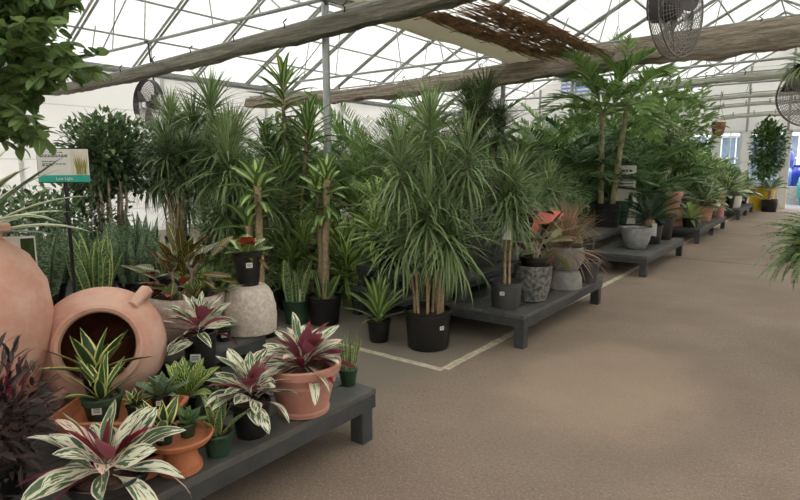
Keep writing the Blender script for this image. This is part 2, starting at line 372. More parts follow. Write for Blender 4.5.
for i, (a, b) in enumerate(WIN):
    z0 = .12 if a > -3 else .9
    m = MB()
    for x0, x1, za, zb in ((a,a+.05,z0,DZ),(b-.05,b,z0,DZ),(a,b,z0,z0+.05),(a,b,DZ-.05,DZ),(a,b,1.75,1.79),((a+b)/2-.015,(a+b)/2+.015,z0,DZ)): m.box(x0, x1, Y1-.02, Y1+.08, za, zb)
    w = struct(m.build('window_%d' % (i+1), 'white_paint'))
    m = MB(); m.box(a+.03, b-.03, Y1+.02, Y1+.03, z0+.03, DZ-.03); m.build('pane', 'glass', w)
m = MB()
for x0, x1 in ((DX0-.02,DX0+.07),(DX1-.07,DX1+.02)): m.box(x0, x1, Y1-.05, Y1+.1, 0, DZ)
m.box(DX0, DX1, Y1-.05, Y1+.1, DZ-.08, DZ)
struct(m.build('door_1', 'white_paint'), 'white door frame open to the yard at the end of the aisle')
# roof skins
m = MB()
for a, b in ((WX,GX),(GX,RX),(RX,EX)):
    xm = (a+b)/2
    for (xa,za),(xb,zb) in (((a,EZ),(xm,RZ)),((xm,RZ),(b,EZ))):
        m.add([(xa,Y0,za),(xb,Y0,zb),(xb,Y1,zb),(xa,Y1,za)], [(0,1,2,3)])
o = m.build('ceiling', 'roof'); sd = o.modifiers.new('thick', 'SOLIDIFY'); sd.thickness = .008
struct(o, 'white translucent gable roof sheeting')
# gutters and eave rail
def strut(name, pts, r, mat='dull_steel', k=6, label=None):
    m = MB(); m.tube(pts, r, k); return struct(m.build(name, mat, smooth=True), label)
m = MB(); m.box(WX, WX+.1, Y0, Y1, EZ-.16, EZ-.02); m.box(WX+.1, WX+.14, Y0, Y1, EZ-.12, EZ-.08); struct(m.build('trim_1', 'dull_steel'), 'grey eave rail along the top of the white left wall')
for i, gx in enumerate((GX, RX)):
    m = MB(); m.box(gx-.11, gx+.11, Y0, Y1, EZ-.1, EZ-.02); m.box(gx-.05, gx+.05, Y0, Y1, EZ-.16, EZ-.1); struct(m.build('trim_%d' % (i+2), 'dull_steel'), 'steel gutter between two roof bays')
k = 4
for bi, (a, b) in enumerate(((WX,GX),(GX,RX),(RX,EX))):
    xm = (a+b)/2; sl = (RZ-EZ)/(xm-a)
    for fx in (.25, .5, .75, 1.0):
        for side in (0, 1):
            if fx == 1.0 and side: continue
            x = a + (xm-a)*fx if not side else b - (b-xm)*fx
            z = EZ + (RZ-EZ)*fx - .06
            strut('trim_%d' % k, [(x,Y0,z),(x,Y1,z)], .022, k=6, label='steel roof purlin'); k += 1
ry = 7.0
YS = [7.05 + 1.56*i for i in range(-5, 12)]
for bi, (a, b) in enumerate(((WX,GX),(GX,RX))):
    xm = (a+b)/2
    for y in YS:
        m = MB()
        for (xa,za),(xb,zb) in (((a,EZ),(xm,RZ)),((xm,RZ),(b,EZ))):
            m.tube([(xa,y-.045,za-.04),(xb,y-.045,zb-.04)], .027, 6); m.tube([(xa,y+.045,za-.04),(xb,y+.045,zb-.04)], .027, 6)
        struct(m.build('trim_%d' % k, 'dull_steel', smooth=True), 'double steel roof rafter'); k += 1
TY = [5.75, 10.7, 14.4, 18.0, 21.6]
for y in TY:
    for a, b in ((WX,GX),(GX,RX)):
        m = MB(); xm = (a+b)/2; h = RZ-EZ
        m.tube([(a,y,EZ-.02),(b,y,EZ+.0)], .028, 8)
        for fx in (.28, .5, .8): 
            x = a+(xm-a)*fx; m.tube([(x-.25,y,EZ),(x,y,EZ+h*fx-.05)], .012, 5)
            x = b-(b-xm)*fx; m.tube([(x+.25,y,EZ),(x,y,EZ+h*fx-.05)], .012, 5)
        m.tube([(a+1.2,y,EZ),(xm,y,RZ-.05)], .014, 5); m.tube([(b-1.2,y,EZ),(xm,y,RZ-.05)], .014, 5)
        struct(m.build('trim_%d' % k, 'dull_steel', smooth=True), 'steel roof truss across the bay'); k += 1
# posts
for y in TY[:]:
    m = MB(); m.tube([(GX-.1,y-.26,0),(GX-.1,y-.26,EZ-.1)], .048, 14); m.box(GX-.18,GX-.02,y-.34,y-.18,0,.012)
    struct(m.build('trim_%d' % k, 'steel', smooth=True), 'round galvanised steel post under the gutter'); k += 1
for y in (1.5, 4.6, 7.7, 10.8, 13.9):
    m = MB(); m.box(WX+.01, WX+.07, y-.035, y+.035, 0, EZ-.16); struct(m.build('trim_%d' % k, 'white_paint'), 'pale upright on the left wall'); k += 1
for x in (-10.6, -9.0, -7.4, -2.6, -1.35, .1):
    m = MB(); m.box(x-.035, x+.035, Y1-.06, Y1-.001, DZ, EZ + (RZ-EZ)*(1-abs((x - (-9 if x < GX else -1.4))/3.8)) - .05); struct(m.build('trim_%d' % k, 'dull_steel'), 'grey upright in the end gable'); k += 1

m = MB(); m.tube([(-.27,5.7,3.725),(-.27,10.75,3.725)], .024, 8); struct(m.build('trim_%d' % k, 'dull_steel', smooth=True), 'steel pipe between two trusses carrying the right-hand fan'); k += 1
# painted line on the floor
def line_strip(pts, w):
    m = MB()
    for (xa,ya),(xb,yb) in zip(pts[:-1], pts[1:]):
        n = max(2, int(math.hypot(xb-xa, yb-ya)/.1)); d = Vector((xb-xa, yb-ya)).normalized(); p = Vector((-d.y, d.x))
        rows = []
        for i in range(n+1):
            q = Vector((xa,ya)) + Vector((xb-xa,yb-ya))*i/n; a = q + p*(w/2*random.uniform(.8,1.12)); b = q - p*(w/2*random.uniform(.8,1.12)); rows += [(a.x,a.y,.003),(b.x,b.y,.003)]
        m.add(rows, [(2*i,2*i+1,2*i+3,2*i+2) for i in range(n)])
    return m
o = line_strip([(-5.2,3.53),(-2.24,3.53)], .07).build('floor_line', 'line'); tag(o, 'cream painted floor line running left from the corner to the dark pots', 'floor marking')
o = line_strip([(-2.24,3.56),(-2.24,23.8)], .075).build('floor_line', 'line'); tag(o, 'cream painted floor line along the aisle edge, under the bench fronts', 'floor marking')

# bundled shade curtains (real droop, varying thickness)
def bundle(pts, h, label, hooks=0, w=.16, mat='curtain'):
    t = thing('shade_curtain', label, 'shade curtain', pts[0], 0, None)
    P0 = Vector(pts[0]); n = int((pts[-1][0]-pts[0][0])/.12); vs = []; K = 14
    xs = [p[0] for p in pts]; zs = [p[2] for p in pts]; ysx = [p[1] for p in pts]
    fr = []
    for i in range(n+1):
        x = xs[0] + (xs[-1]-xs[0])*i/n; z = np.interp(x, xs, zs); y = np.interp(x, xs, ysx)
        H = h(x) if callable(h) else h
        wv = 1 + .10*math.sin(x*3.1) + .07*math.sin(x*7.7+1) + random.uniform(-.04,.04)
        for j in range(K):
            a = 2*PI*j/K; s_, c_ = math.sin(a), math.cos(a)
            rr = 1 + .09*math.sin(5*a + x*1.3) + .05*math.sin(x*19+a*3) + random.uniform(-.05,.05)
            zz = (abs(s_)**.6*(1 if s_ > 0 else -1))*H/2*(1 if s_ > 0 else wv*1.05)*rr; yy = (abs(c_)**.7*(1 if c_ > 0 else -1))*w/2*(1.0 - .25*s_)*rr
            vs.append((x-P0.x, y+yy-P0.y, z+zz-P0.z))
    m = MB(); m.add(vs, [(i*K+j, i*K+(j+1)%K, (i+1)*K+(j+1)%K, (i+1)*K+j) for i in range(n) for j in range(K)] + [tuple(reversed(range(K))), tuple(range(n*K,(n+1)*K))])
    m.build('cloth_roll', mat, t, smooth=True)
    m = MB(); m.tube([(x-P0.x, np.interp(x,xs,ysx)+.02-P0.y, np.interp(x,xs,zs)+(h(x) if callable(h) else h)/2+.03-P0.z) for x in xs], .016, 6); m.build('rail', 'dull_steel', t, smooth=True)
    for i in range(hooks):
        x = xs[0] + (xs[-1]-xs[0])*(i+.6)/hooks; z = np.interp(x, xs, zs) + (h(x) if callable(h) else h)/2 - P0.z; y = np.interp(x, xs, ysx)-P0.y-.02
        m = MB(); m.tube([(x-P0.x,y-.02,z-.03),(x-P0.x+.02,y-.03,z+.04),(x-P0.x-.02,y-.02,z+.07),(x-P0.x+.03,y,z+.11)], .01, 5); m.build('hook', 'iron', t)
    return t
bundle([(-12.7,5.3,3.02),(-10.8,5.3,3.03),(-8.5,5.3,3.1),(-6.5,5.3,3.17),(-5.2,5.3,3.22),(-4,5.3,3.27),(-3,5.3,3.33),(0,5.3,3.4),(4,5.3,3.4)], lambda x: .17 + .05*min(1,max(0,(x+11)/7)), 'nearest rolled shade curtain, the dark one crossing the top left', 16, .2, 'curtain_grey')
bundle([(-12.75,10.2,3.2),(-10.8,10.2,3.16),(-7.7,10.2,3.16),(-5.25,10.2,3.24),(-3.35,10.2,3.38),(-1.8,10.2,3.4),(-.5,10.2,3.42),(4,10.2,3.42)], lambda x: .27 + .16*min(1,max(0,(x+9)/7)), 'second rolled shade curtain, the thickest, behind the fans', 18, .3)
for y, x0, z, h, lb in ((14.0,-4.2,3.3,.15,'third rolled shade curtain, thin, above the palms on the right'),(17.9,-3.6,3.32,.11,'fourth rolled shade curtain, thin and pale'),(21.6,-3.4,3.42,.08,'fifth rolled shade curtain, the thinnest'),(24.0,-3.4,3.26,.12,'rolled shade curtain against the end wall over the door')):
    bundle([(x0,y,z-.03),(-3,y,z),(-2,y,z+.04),(3,y,z+.04)], h, lb, 10, h*.8, 'curtain_pale')

# reed mat and its pale cloth
t = thing('reed_mat', 'brown frayed reed mat lying flat under the roof', 'shade mat', (-3.7,7.8,3.38))
m = MB(); 
for i in range(900):
    u = random.random(); x = -.62+1.2*u; L = random.uniform(.5,1.5); y = random.uniform(-1.9,1.75-L*.6)
    y = y + (u-.5)*.6; dz = random.uniform(-.035,.035) + .06*math.sin(x*7); dx = random.uniform(-.12,.12)
    m.tube([(x,y,dz),(x+dx*.5,y+L/2,dz+random.uniform(-.02,.03)),(x+dx,y+L,dz+random.uniform(-.03,.03))], random.uniform(.004,.008), 3, caps=False)
m.build('reeds', 'reed', t)
m = MB()
for i in range(5): m.tube([(-.66,-1.7+i*.85,-.03),(.66,-1.7+i*.85,-.03)], .005, 4)
m.build('binding_wire', 'reed', t)['kind'] = 'stuff'
t = thing('shade_cloth', 'beige shade cloth strip beside the brown reed mat', 'shade cloth', (-4.7,7.8,3.46))
m = MB(); n = 40
for i in range(n+1):
    y = -2.4+4.8*i/n
    for j in range(7): m.v.append((-.34+.68*j/6, y, .012*math.sin(j*1.9+y*2)+.01*math.sin(y*5)))
m.f = [(i*7+j, i*7+j+1, (i+1)*7+j+1, (i+1)*7+j) for i in range(n) for j in range(6)]
o = m.build('cloth', 'thin_cloth', t, smooth=True); sd = o.modifiers.new('thick','SOLIDIFY'); sd.thickness = .012
m = MB()
for x in (-.36,.36): m.tube([(x,-2.5,.03),(x,2.4,.03)], .015, 6)
m.build('rail', 'dull_steel', t)

# louvre in the far gable
t = thing('wall_louvre', 'blue and white slatted louvre high in the far gable', 'louvre', (-8.97,Y1-.03,4.95))
m = MB(); m.box(-.72,.72,-.04,.02,-.62,-.56); m.box(-.72,.72,-.04,.02,.56,.62); m.box(-.72,-.66,-.04,.02,-.56,.56); m.box(.66,.72,-.04,.02,-.56,.56); m.build('frame','white_paint',t)
for i in range(7):
    m = MB(); z = -.5+i*.165; m.add([(-.66,-.05,z-.03),(.66,-.05,z-.03),(.66,-.01,z+.055),(-.66,-.01,z+.055),(-.66,-.04,z-.035),(.66,-.04,z-.035),(.66,0,z+.05),(-.66,0,z+.05)], [(0,1,2,3),(7,6,5,4),(0,4,5,1),(3,2,6,7)]); m.build('slat','blue_slat',t)

# ---------------------------------------------------------------- fans
def fan(loc, rz, tilt, r, label, dark=True, drop=.55):
    t = thing('circulation_fan', label, 'fan', loc, rz)
    m = MB()
    def ring(rad, y, th=.003):
        m.tube([(rad*math.cos(a), y, rad*math.sin(a)) for a in np.linspace(0, 2*PI, 41)], th, 5, caps=False)
    for q in np.linspace(.14, 1, 10):
        d = .09*math.sqrt(max(0, 1-q*q*.8)); ring(r*q, -d); ring(r*q, d)
    for i in range(60):
        a = 2*PI*i/60
        for sg in (-1, 1): m.tube([(r*q*math.cos(a), sg*.09*math.sqrt(max(0, 1-q*q*.8)), r*q*math.sin(a)) for q in (.14,.4,.7,1)], .0022, 4, caps=False)
    ring(r, -.04, .008); ring(r, .04, .008)
    m.build('cage', 'fan', t)
    m = MB(); aa = np.linspace(R(20), R(200), 25); vs = []
    for a in aa:
        for y in (-.055,.055):
            for rr in (r*.985, r*1.015): vs.append((rr*math.cos(a), y, rr*math.sin(a)))
    m.add(vs, [f for i in range(24) for f in ((4*i,4*i+4,4*i+5,4*i+1),(4*i+2,4*i+3,4*i+7,4*i+6),(4*i+1,4*i+5,4*i+7,4*i+3),(4*i,4*i+2,4*i+6,4*i+4))]); m.build('guard_band', 'fan_dark', t)
    for i in range(3):
        a0 = i*2*PI/3+.4; m = MB(); vs = []
        for q in np.linspace(.16, .9, 8):
            wd = .34*math.sin(PI*(q*.85))**.6
            for s_ in (-1, 0, 1):
                a = a0 + s_*wd + (q-.5)*.5; vs.append((r*q*math.cos(a), s_*.035 + .008*abs(s_), r*q*math.sin(a)))
        m.add(vs, [(3*i_+j, 3*i_+j+1, 3*i_+j+4, 3*i_+j+3) for i_ in range(7) for j in range(2)])
        o = m.build('blade', 'fan', t, smooth=True); sd = o.modifiers.new('thick','SOLIDIFY'); sd.thickness = .004
    m = MB(); m.tube([(0,-.02,0),(0,.02,0),(0,.1,0),(0,.19,0),(0,.2,0)], [.06,.075,.08,.07,.04], 16); m.build('motor', 'fan_dark', t, smooth=True)
    m = MB(); m.box(-.05,.05,.08,.15,.05,.17); m.build('junction_box', 'fan_dark', t, bevel=.006)
    m = MB(); m.tube([(0,.12,0),(0,.14,r*.6),(0,.12,r+.04),(0,.06,r+drop)], .016, 8); m.box(-.05,.05,.02,.12,r+drop-.01,r+drop+.02); m.build('hanger', 'fan_dark', t)
    m = MB(); m.tube([(.03,.13,.1),(.12,.16,r*.7),(.02,.1,r*1.1),(.06,.08,r+drop-.05)], .006, 5); m.build('cable', 'iron', t)
fan((-9.9,5.69,2.62), R(0), 0, .43, 'small caged fan hanging before the white left wall', drop=.65)
fan((-1.07,5.0,2.74), R(76), 0, .355, 'large caged fan hanging in front of the thick curtain, top right', drop=.6)
fan((-.26,8.6,2.38), R(10), 0, .37, 'caged fan at the right edge behind a hanging plant', drop=.95)

# ---------------------------------------------------------------- benches
def bench(x0, x1, y0, y1, z, label, z0=0, name='display_bench', legs=None):
    t = thing(name, label, 'bench', ((x0+x1)/2, (y0+y1)/2, z0)); hx, hy = (x1-x0)/2, (y1-y0)/2; h = z-z0
    m = MB(); nb = max(3, round((x1-x0)/.2)); w = (x1-x0)/nb
    for i in range(nb): m.box(-hx+i*w+.004, -hx+(i+1)*w-.004, -hy, hy, h-.035, h)
    m.build('deck', 'deck', t, bevel=.004)
    m = MB(); a = .075 if h > .24 else .06
    m.box(-hx+.004,-hx+.04,-hy+.004,hy-.004,h-.035-a,h-.036); m.box(hx-.04,hx-.004,-hy+.004,hy-.004,h-.035-a,h-.036); m.box(-hx+.04,hx-.04,-hy+.004,-hy+.04,h-.035-a,h-.036); m.box(-hx+.04,hx-.04,hy-.04,hy-.004,h-.035-a,h-.036)
    m.build('apron', 'bench', t, bevel=.003)
    for x in (-hx+.055, hx-.055):
        for y in ((-hy+.07, hy-.07) if hy < 1.6 else (-hy+.07, 0, hy-.07)):
            m = MB(); m.box(x-.045,x+.045,y-.045,y+.045,0,h-.036); m.build('leg', 'bench', t, bevel=.004)
    return t
bench(-3.9,-1.95,-.7,2.38,.30,'low charcoal wooden bench nearest the camera, full of terracotta and striped plants')
bench(-3.88,-2.86,1.66,2.36,.46,'short raised tier under the whitewashed bowl and jar',.30,'riser_bench')
bench(-4.95,-3.98,-.4,2.7,.50,'dark bench of snake plants behind the big terracotta jars')
bench(-6.9,-5.05,1.6,4.15,.42,'dark bench by the left wall under the shrub and dracaenas')
bench(-3.9,-1.95,4.33,6.42,.30,'low charcoal bench with the grey stone pots, second along the aisle')
bench(-3.88,-2.58,4.4,6.35,.52,'raised rear tier holding the carved dark urn',.30,'riser_bench')
bench(-3.9,-1.93,8.25,10.75,.30,'low charcoal bench with the small grey bowl and sago palm')
bench(-3.88,-2.7,8.3,10.7,.52,'raised rear tier under the twin-trunk palm',.30,'riser_bench')
bench(-3.9,-1.97,12.5,16.0,.30,'low charcoal bench with terracotta pots, fourth along the aisle')
bench(-3.9,-1.97,18.7,22.2,.30,'low charcoal bench farthest down the aisle, with a white pot')

# ---------------------------------------------------------------- pots
def pot(t, r, h, mat, taper=.8, rib=0, lip=.012, fill=.88, tag_at=None, wall=.006, soil=True, squat=None, rolled=False, tag_w=.028):
    m = MB(); rb = r*taper
    if squat: pr = [(max(.001,q*r), z*h) for q, z in squat]
    elif rolled: pr = [(rb,0),(rb,.012),(rb+(r-rb)*.75,h*.72),(rb+(r-rb)*.8,h*.74),(r*1.0,h*.745),(r*1.045,h*.76),(r*1.055,h*.97),(r*1.03,h)]
    else: pr = [(rb*.97,0),(rb,.01),(r-(r-rb)*.12,h-.035 if h>.1 else h*.7),(r+lip*.4,h-.03 if h>.1 else h*.75),(r+lip*.6,h-.004),(r+lip*.2,h)]
    ri = pr[-1][0]-wall-lip*.3; pr = pr + [(ri,h-.001),(ri*.97,h*fill-.01),(.001,h*fill-.012)]
    m.lathe(pr, 48 if r > .1 else 32, rib, 28); p = m.build('pot', mat, t, smooth=True)
    if soil:
        m = MB(); n = 28; k = 5
        for i in range(1, k+1):
            for j in range(n):
                a = 2*PI*j/n; q = ri*.985*i/k; m.v.append((q*math.cos(a), q*math.sin(a), h*fill+random.uniform(-.004,.006)+.006*(1-i/k)))
        m.v.append((0,0,h*fill+.008)); m.f = [(i*n+j, (i+1)*n+j, (i+1)*n+(j+1)%n, i*n+(j+1)%n) for i in range(k-1) for j in range(n)] + [(k*n, j, (j+1)%n) for j in range(n)]
        m.build('soil', 'soil', t, smooth=True)
    if tag_at is not None:
        a = tag_at; m = MB(); s_ = tag_w; q = (rb+(r-rb)*.62)+.004; u = Vector((-math.sin(a), math.cos(a), 0)); c = Vector((math.cos(a)*q, math.sin(a)*q, h*.62)); z = Vector((0,0,1)); o = Vector((math.cos(a), math.sin(a), 0))
        vs = [c+u*x*s_+z*y*s_*.8+o*w for w in (0,.002) for x,y in ((-1,-1),(1,-1),(1,1),(-1,1))]
        m.add(vs, [(0,3,2,1),(4,5,6,7),(0,1,5,4),(1,2,6,5),(2,3,7,6),(3,0,4,7)]); tg = m.build('price_tag', 'tag', t)
        m = MB()
        for y in (-.35,.1,.5): 
            vs = [c+u*x*s_+z*(y+d)*s_*.8+o*.0026 for x,d in ((-.7,-.1),(.7,-.1),(.7,.1),(-.7,.1))]; m.add(vs, [(0,1,2,3)])
        m.build('print', 'ink', tg)
    return h*fill
CAMD = lambda x, y: math.atan2(-y, -x)          # direction from a thing to the aisle side where shoppers stand

# ---------------------------------------------------------------- plant kinds (z = height of the soil)
def head(F, c, n, L, W, top=85, low=-35, droop=1.0, prof='strap', stem=.12, cols=2, k=6, fold=.2, jit=.12):
    i = np.arange(n); u = (i+.5)/n
    el = R(top) + (R(low)-R(top))*u**.9 + rs(-jit, jit, n)
    b = np.array(c)[None,:] + np.stack([np.zeros(n), np.zeros(n), stem*(1-u)-stem*.4], 1)
    F.leaves(b, i*GA+rs(-.2,.2,n), el, L*(.75+.25*np.sin(PI*u)+rs(-.08,.08,n)), W, droop*(.35+.65*u)*rs(.7,1.3,n), k, prof, fold, cols=cols, roll=rs(-.25,.25,n))
def cane_plant(t, z, canes, L=.42, W=.016, n=110, mat='marg', rc=.012, canemat='cane', spread=.05, **kw):
    """canes: (dx, dy, height, lean_x, lean_y)"""
    F = Fol()
    for dx, dy, h, lx, ly in canes:
        m = MB(); pts = [(dx+lx*q*q*h, dy+ly*q*q*h, z-.02+h*q) for q in np.linspace(0,1,7)]
        pts = [(a+random.uniform(-1,1)*.006, b+random.uniform(-1,1)*.006, c) for a,b,c in pts]
        m.tube(pts, [rc*(1-.35*q) for q in np.linspace(0,1,7)], 8); m.build('cane', canemat, t, smooth=True)
        head(F, pts[-1], n, L, W, **kw)
    F.build('foliage', mat, t)
def corn_head(F, c, n=34, L=.42, W=.06, stem=.28, droop=1.1, top=80, low=-10):
    i = np.arange(n); u = (i+.5)/n
    b = np.array(c)[None,:] + np.stack([0*u, 0*u, -stem*u+.02], 1)
    F.leaves(b, i*GA+rs(-.3,.3,n), R(top)+(R(low)-R(top))*u**.8+rs(-.12,.12,n), L*(.55+.5*np.sin(PI*np.clip(u+.15,0,1))), W*rs(.85,1.1,n), droop*(.4+.6*u)*rs(.6,1.3,n), 7, 'corn', .3, roll=rs(-.3,.3,n), wave=.1)
def corn_plant(t, z, canes, mat='corn', rc=.022, **kw):
    F = Fol()
    for dx, dy, h, lx, ly in canes:
        m = MB(); pts = [(dx+lx*q*h, dy+ly*q*h, z-.03+h*q) for q in np.linspace(0,1,6)]
        m.tube(pts, [rc*(1+.04*math.sin(i*3)) for i in range(6)], 10); m.build('cane', 'cane', t, smooth=True); corn_head(F, pts[-1], **kw)
    F.build('foliage', mat, t)
def rosette(t, z, n, L, W, mat, top=88, low=20, droop=.6, prof='corn', name='foliage', cols=3, r0=.02, k=7, fold=.3, wave=0, stem=0, curl=.25, pw=.9, lvar=.15, base=(0,0)):
    F = Fol(); i = np.arange(n); u = (i+.5)/n; az = i*GA+rs(-.25,.25,n)
    b = np.stack([base[0]+np.cos(az)*r0*u, base[1]+np.sin(az)*r0*u, z-.005+stem*(1-u)], 1)
    F.leaves(b, az, R(top)+(R(low)-R(top))*u**pw+rs(-.1,.1,n), L*(1-lvar*(1-u))*rs(1-lvar,1,n), W*rs(.85,1.1,n), droop*(.4+.6*u)*rs(.6,1.35,n), k, prof, fold, roll=rs(-.3,.3,n), wave=wave, curl=rs(-curl,curl,n), cols=cols)
    return F.build(name, mat, t)
def swords(t, z, n, L, W, mat, rad=.07, lean=.22, prof='sword', twist=.4, name='foliage', lv=.35):
    F = Fol(); a = rs(0, 2*PI, n); q = np.sqrt(rs(0, 1, n))*rad
    b = np.stack([np.cos(a)*q, np.sin(a)*q, np.full(n, z-.01)], 1)
    F.leaves(b, a, PI/2-lean*q/rad*rs(.5,1.3,n), L*rs(1-lv,1,n), W*rs(.8,1.15,n), rs(-.05,.15,n), 6, prof, .35, roll=rs(-PI,PI,n), curl=rs(-twist,twist,n)); return F.build(name, mat, t)
def frond(F, base, az, el, L, droop, nl, ll, lw, ang=55, lift=.25, start=.2, tipk=.35, k=3, rl=None, ld=.5, cols=2, fold=.2):
    """one feather leaf; returns the rachis points"""
    n = 10; s = np.linspace(0, 1, n+1); E = el - droop*s**1.5
    D = np.stack([np.cos(E)*np.cos(az), np.cos(E)*np.sin(az), np.sin(E)], 1); P = np.concatenate([[base], np.array(base)+np.cumsum((D[:-1]+D[1:])/2*(L/n), 0)])
    q = np.linspace(start, 1, nl); idx = q*n; i0 = np.clip(idx.astype(int), 0, n-1); fr = (idx-i0)[:,None]
    B = P[i0]*(1-fr)+P[i0+1]*fr; Dq = D[i0]; S = np.tile([-math.sin(az), math.cos(az), 0], (nl,1)); Nn = np.cross(Dq, S)
    env = np.clip(.5+2.2*(q-start), 0, 1)*(1-(1-tipk)*np.clip((q-.45)/.55, 0, 1)**1.4)
    for sg in (-1, 1):
        a = np.radians(ang*(1-.45*q))[:,None]; v = Dq*np.cos(a) + sg*S*np.sin(a) + Nn*lift + RG.normal(0, .06, (nl,3)); v /= np.linalg.norm(v, axis=1)[:,None]
        F.leaves(B, np.arctan2(v[:,1], v[:,0]), np.arcsin(np.clip(v[:,2],-1,1)), ll*env*rs(.9,1.08,nl), lw, ld*rs(.5,1.3,nl), k, 'leaflet' , fold, cols=cols, roll=sg*.35+rs(-.2,.2,nl))
    return P
def palm(t, z, stems, nf=9, L=1.0, ll=.32, lw=.03, nl=24, mat='palm', trunk='green_stem', rt=.02, low=15, droop=1.1, el0=82, k=3, ld=.6, part='trunk', ang=55):
    F = Fol(); m2 = MB(); j = 0
    for dx, dy, h, lx, ly in stems:
        pts = [(dx+lx*h*q, dy+ly*h*q, z-.02+h*q) for q in np.linspace(0,1,6)]
        if h > .1: m = MB(); m.tube(pts, [rt*(1.15-.35*q) for q in np.linspace(0,1,6)], 10); m.build(part, trunk, t, smooth=True)
        for i in range(nf):
            j += 1; u = (i+.5)/nf
            P = frond(F, np.array(pts[-1])+np.array([0,0,-.04*u]), j*GA+random.uniform(-.2,.2), R(el0)+(R(low)-R(el0))*u, L*random.uniform(.85,1.1), droop*random.uniform(.7,1.2), nl, ll, lw, k=k, ld=ld, ang=ang)
            m2.tube([tuple(p) for p in P], [.007*(1-.8*q) for q in np.linspace(0,1,len(P))], 5, caps=False)
    m2.build('leaf_stalks', 'green_stem', t, smooth=True); F.build('foliage', mat, t)
def bush(t, c, rad, n, L, W, mat, prof='ovate', stems=0, zb=0, stemmat='stem', shell=.55, k=4, droop=.5, up=.2, rc=.012, lump=.25, sp=.12, wh=None, cols=3):
    """leaves through an uneven crown, mostly outward; woody stems below"""
    F = Fol(); d = RG.normal(0, 1, (n,3)); d /= np.linalg.norm(d, axis=1)[:,None]
    lumps = RG.normal(0, 1, (14,3)); lumps /= np.linalg.norm(lumps, axis=1)[:,None]
    f = 1-lump+lump*2*np.clip((d@lumps.T).max(1)-.55, 0, 1)/.45
    q = (shell+(1-shell)*rs(0,1,n)**.7)*f
    P = np.array(c)+d*q[:,None]*np.array(rad); dd = d+RG.normal(0,.45,(n,3)); dd[:,2] += up; dd /= np.linalg.norm(dd, axis=1)[:,None]
    F.leaves(P, np.arctan2(dd[:,1], dd[:,0]), np.arcsin(dd[:,2]), L*rs(.7,1.15,n), W*rs(.8,1.15,n), droop*rs(.3,1.3,n), k, prof, .25, roll=rs(-.5,.5,n), cols=cols)
    m = MB()
    for i in range(stems):
        a = i*GA; b = (math.cos(a)*sp*.5, math.sin(a)*sp*.5, zb-.02); e = (c[0]+math.cos(a)*rad[0]*.45, c[1]+math.sin(a)*rad[1]*.45, c[2]+rad[2]*random.uniform(-.1,.4))
        mid = tuple((b[j]+e[j])/2+random.uniform(-.04,.04)+(0 if j == 2 else (b[j]-e[j])*.15) for j in range(3)); mm = MB(); mm.tube([b, mid, e], [rc,rc*.8,rc*.4], 7); mm.build('stem', stemmat, t, smooth=True)
        for q_ in range(5):
            r0 = Vector(mid)+(Vector(e)-Vector(mid))*random.random(); r1 = r0+Vector((random.uniform(-1,1)*rad[0]*.4, random.uniform(-1,1)*rad[1]*.4, random.uniform(.1,1)*rad[2]*.4)); m.tube([r0, r1], [rc*.4,rc*.15], 5)
    if stems: m.build('twigs', stemmat, t, smooth=True)['kind'] = 'stuff'
    F.build('foliage', mat, t)
def stromanthe(t, z, n=30, L=.27, W=.062, sc=1, dome=.1, top=66):
    F = Fol(); i = np.arange(n); u = (i+.5)/n; az = i*GA+rs(-.6,.6,n)
    b = np.stack([np.cos(az)*.03*u, np.sin(az)*.03*u, z+dome*(1-u)+0*u], 1)
    F.leaves(b, az, R(top)+(R(0)-R(top))*u+rs(-.15,.15,n), L*rs(.75,1.08,n)*(.72+.28*u), W*rs(.85,1.15,n), (.25+.85*u)*rs(.5,1.3,n), 10, 'petiole', .22, roll=rs(-.75,.75,n), curl=rs(-.6,.6,n), wave=.1); F.build('foliage', 'strom', t)
    k = max(4, n//9); F = Fol(); i = np.arange(k); u = (i+.5)/k
    F.leaves((0,0,z+dome*.7), i*GA+1, R(80)-u*R(50), L*.66*rs(.8,1.1,k), W*.38, rs(0,.5,k), 8, 'petiole', .9, roll=rs(-.6,.6,k)); F.build('young_leaves', 'strom_red', t)
    k = 4; F = Fol(); i = np.arange(k); u = (i+.5)/k
    F.leaves((0,0,z+dome*.4), i*GA+2.2, R(50)-u*R(35), L*rs(.8,1.0,k), W*.85, rs(.4,.9,k), 8, 'petiole', .3, roll=rs(-.6,.6,k)); F.build('pink_leaves', 'strom_pink', t)

# ================================================================= NEAREST BENCH (deck height .30)
ZB = .302
# big upright jar
t = thing('terracotta_jar', 'big upright chalky terracotta jar cut by the left edge of the photo', 'jar', (-3.12,.83,ZB), sc=1.06)
pj = [(.15,0),(.17,.01),(.24,.15),(.31,.36),(.335,.52),(.32,.66),(.26,.78),(.19,.84),(.165,.86),(.17,.88),(.2,.895),(.2,.92),(.165,.925),(.15,.9),(.145,.86),(.2,.8),(.28,.6),(.25,.3),(.001,.1)]
m = MB(); m.lathe(pj, 64); m.build('body', 'jar', t, smooth=True)
for a in (R(-35), R(145)):
    m = MB(); c = Vector((math.cos(a), math.sin(a), 0)); m.tube([c*.315+Vector((0,0,.66)), c*.36+Vector((0,0,.68)), c*.35+Vector((0,0,.73)), c*.26+Vector((0,0,.76))], [.025,.028,.026,.022], 10); m.build('lug', 'jar', t, smooth=True)
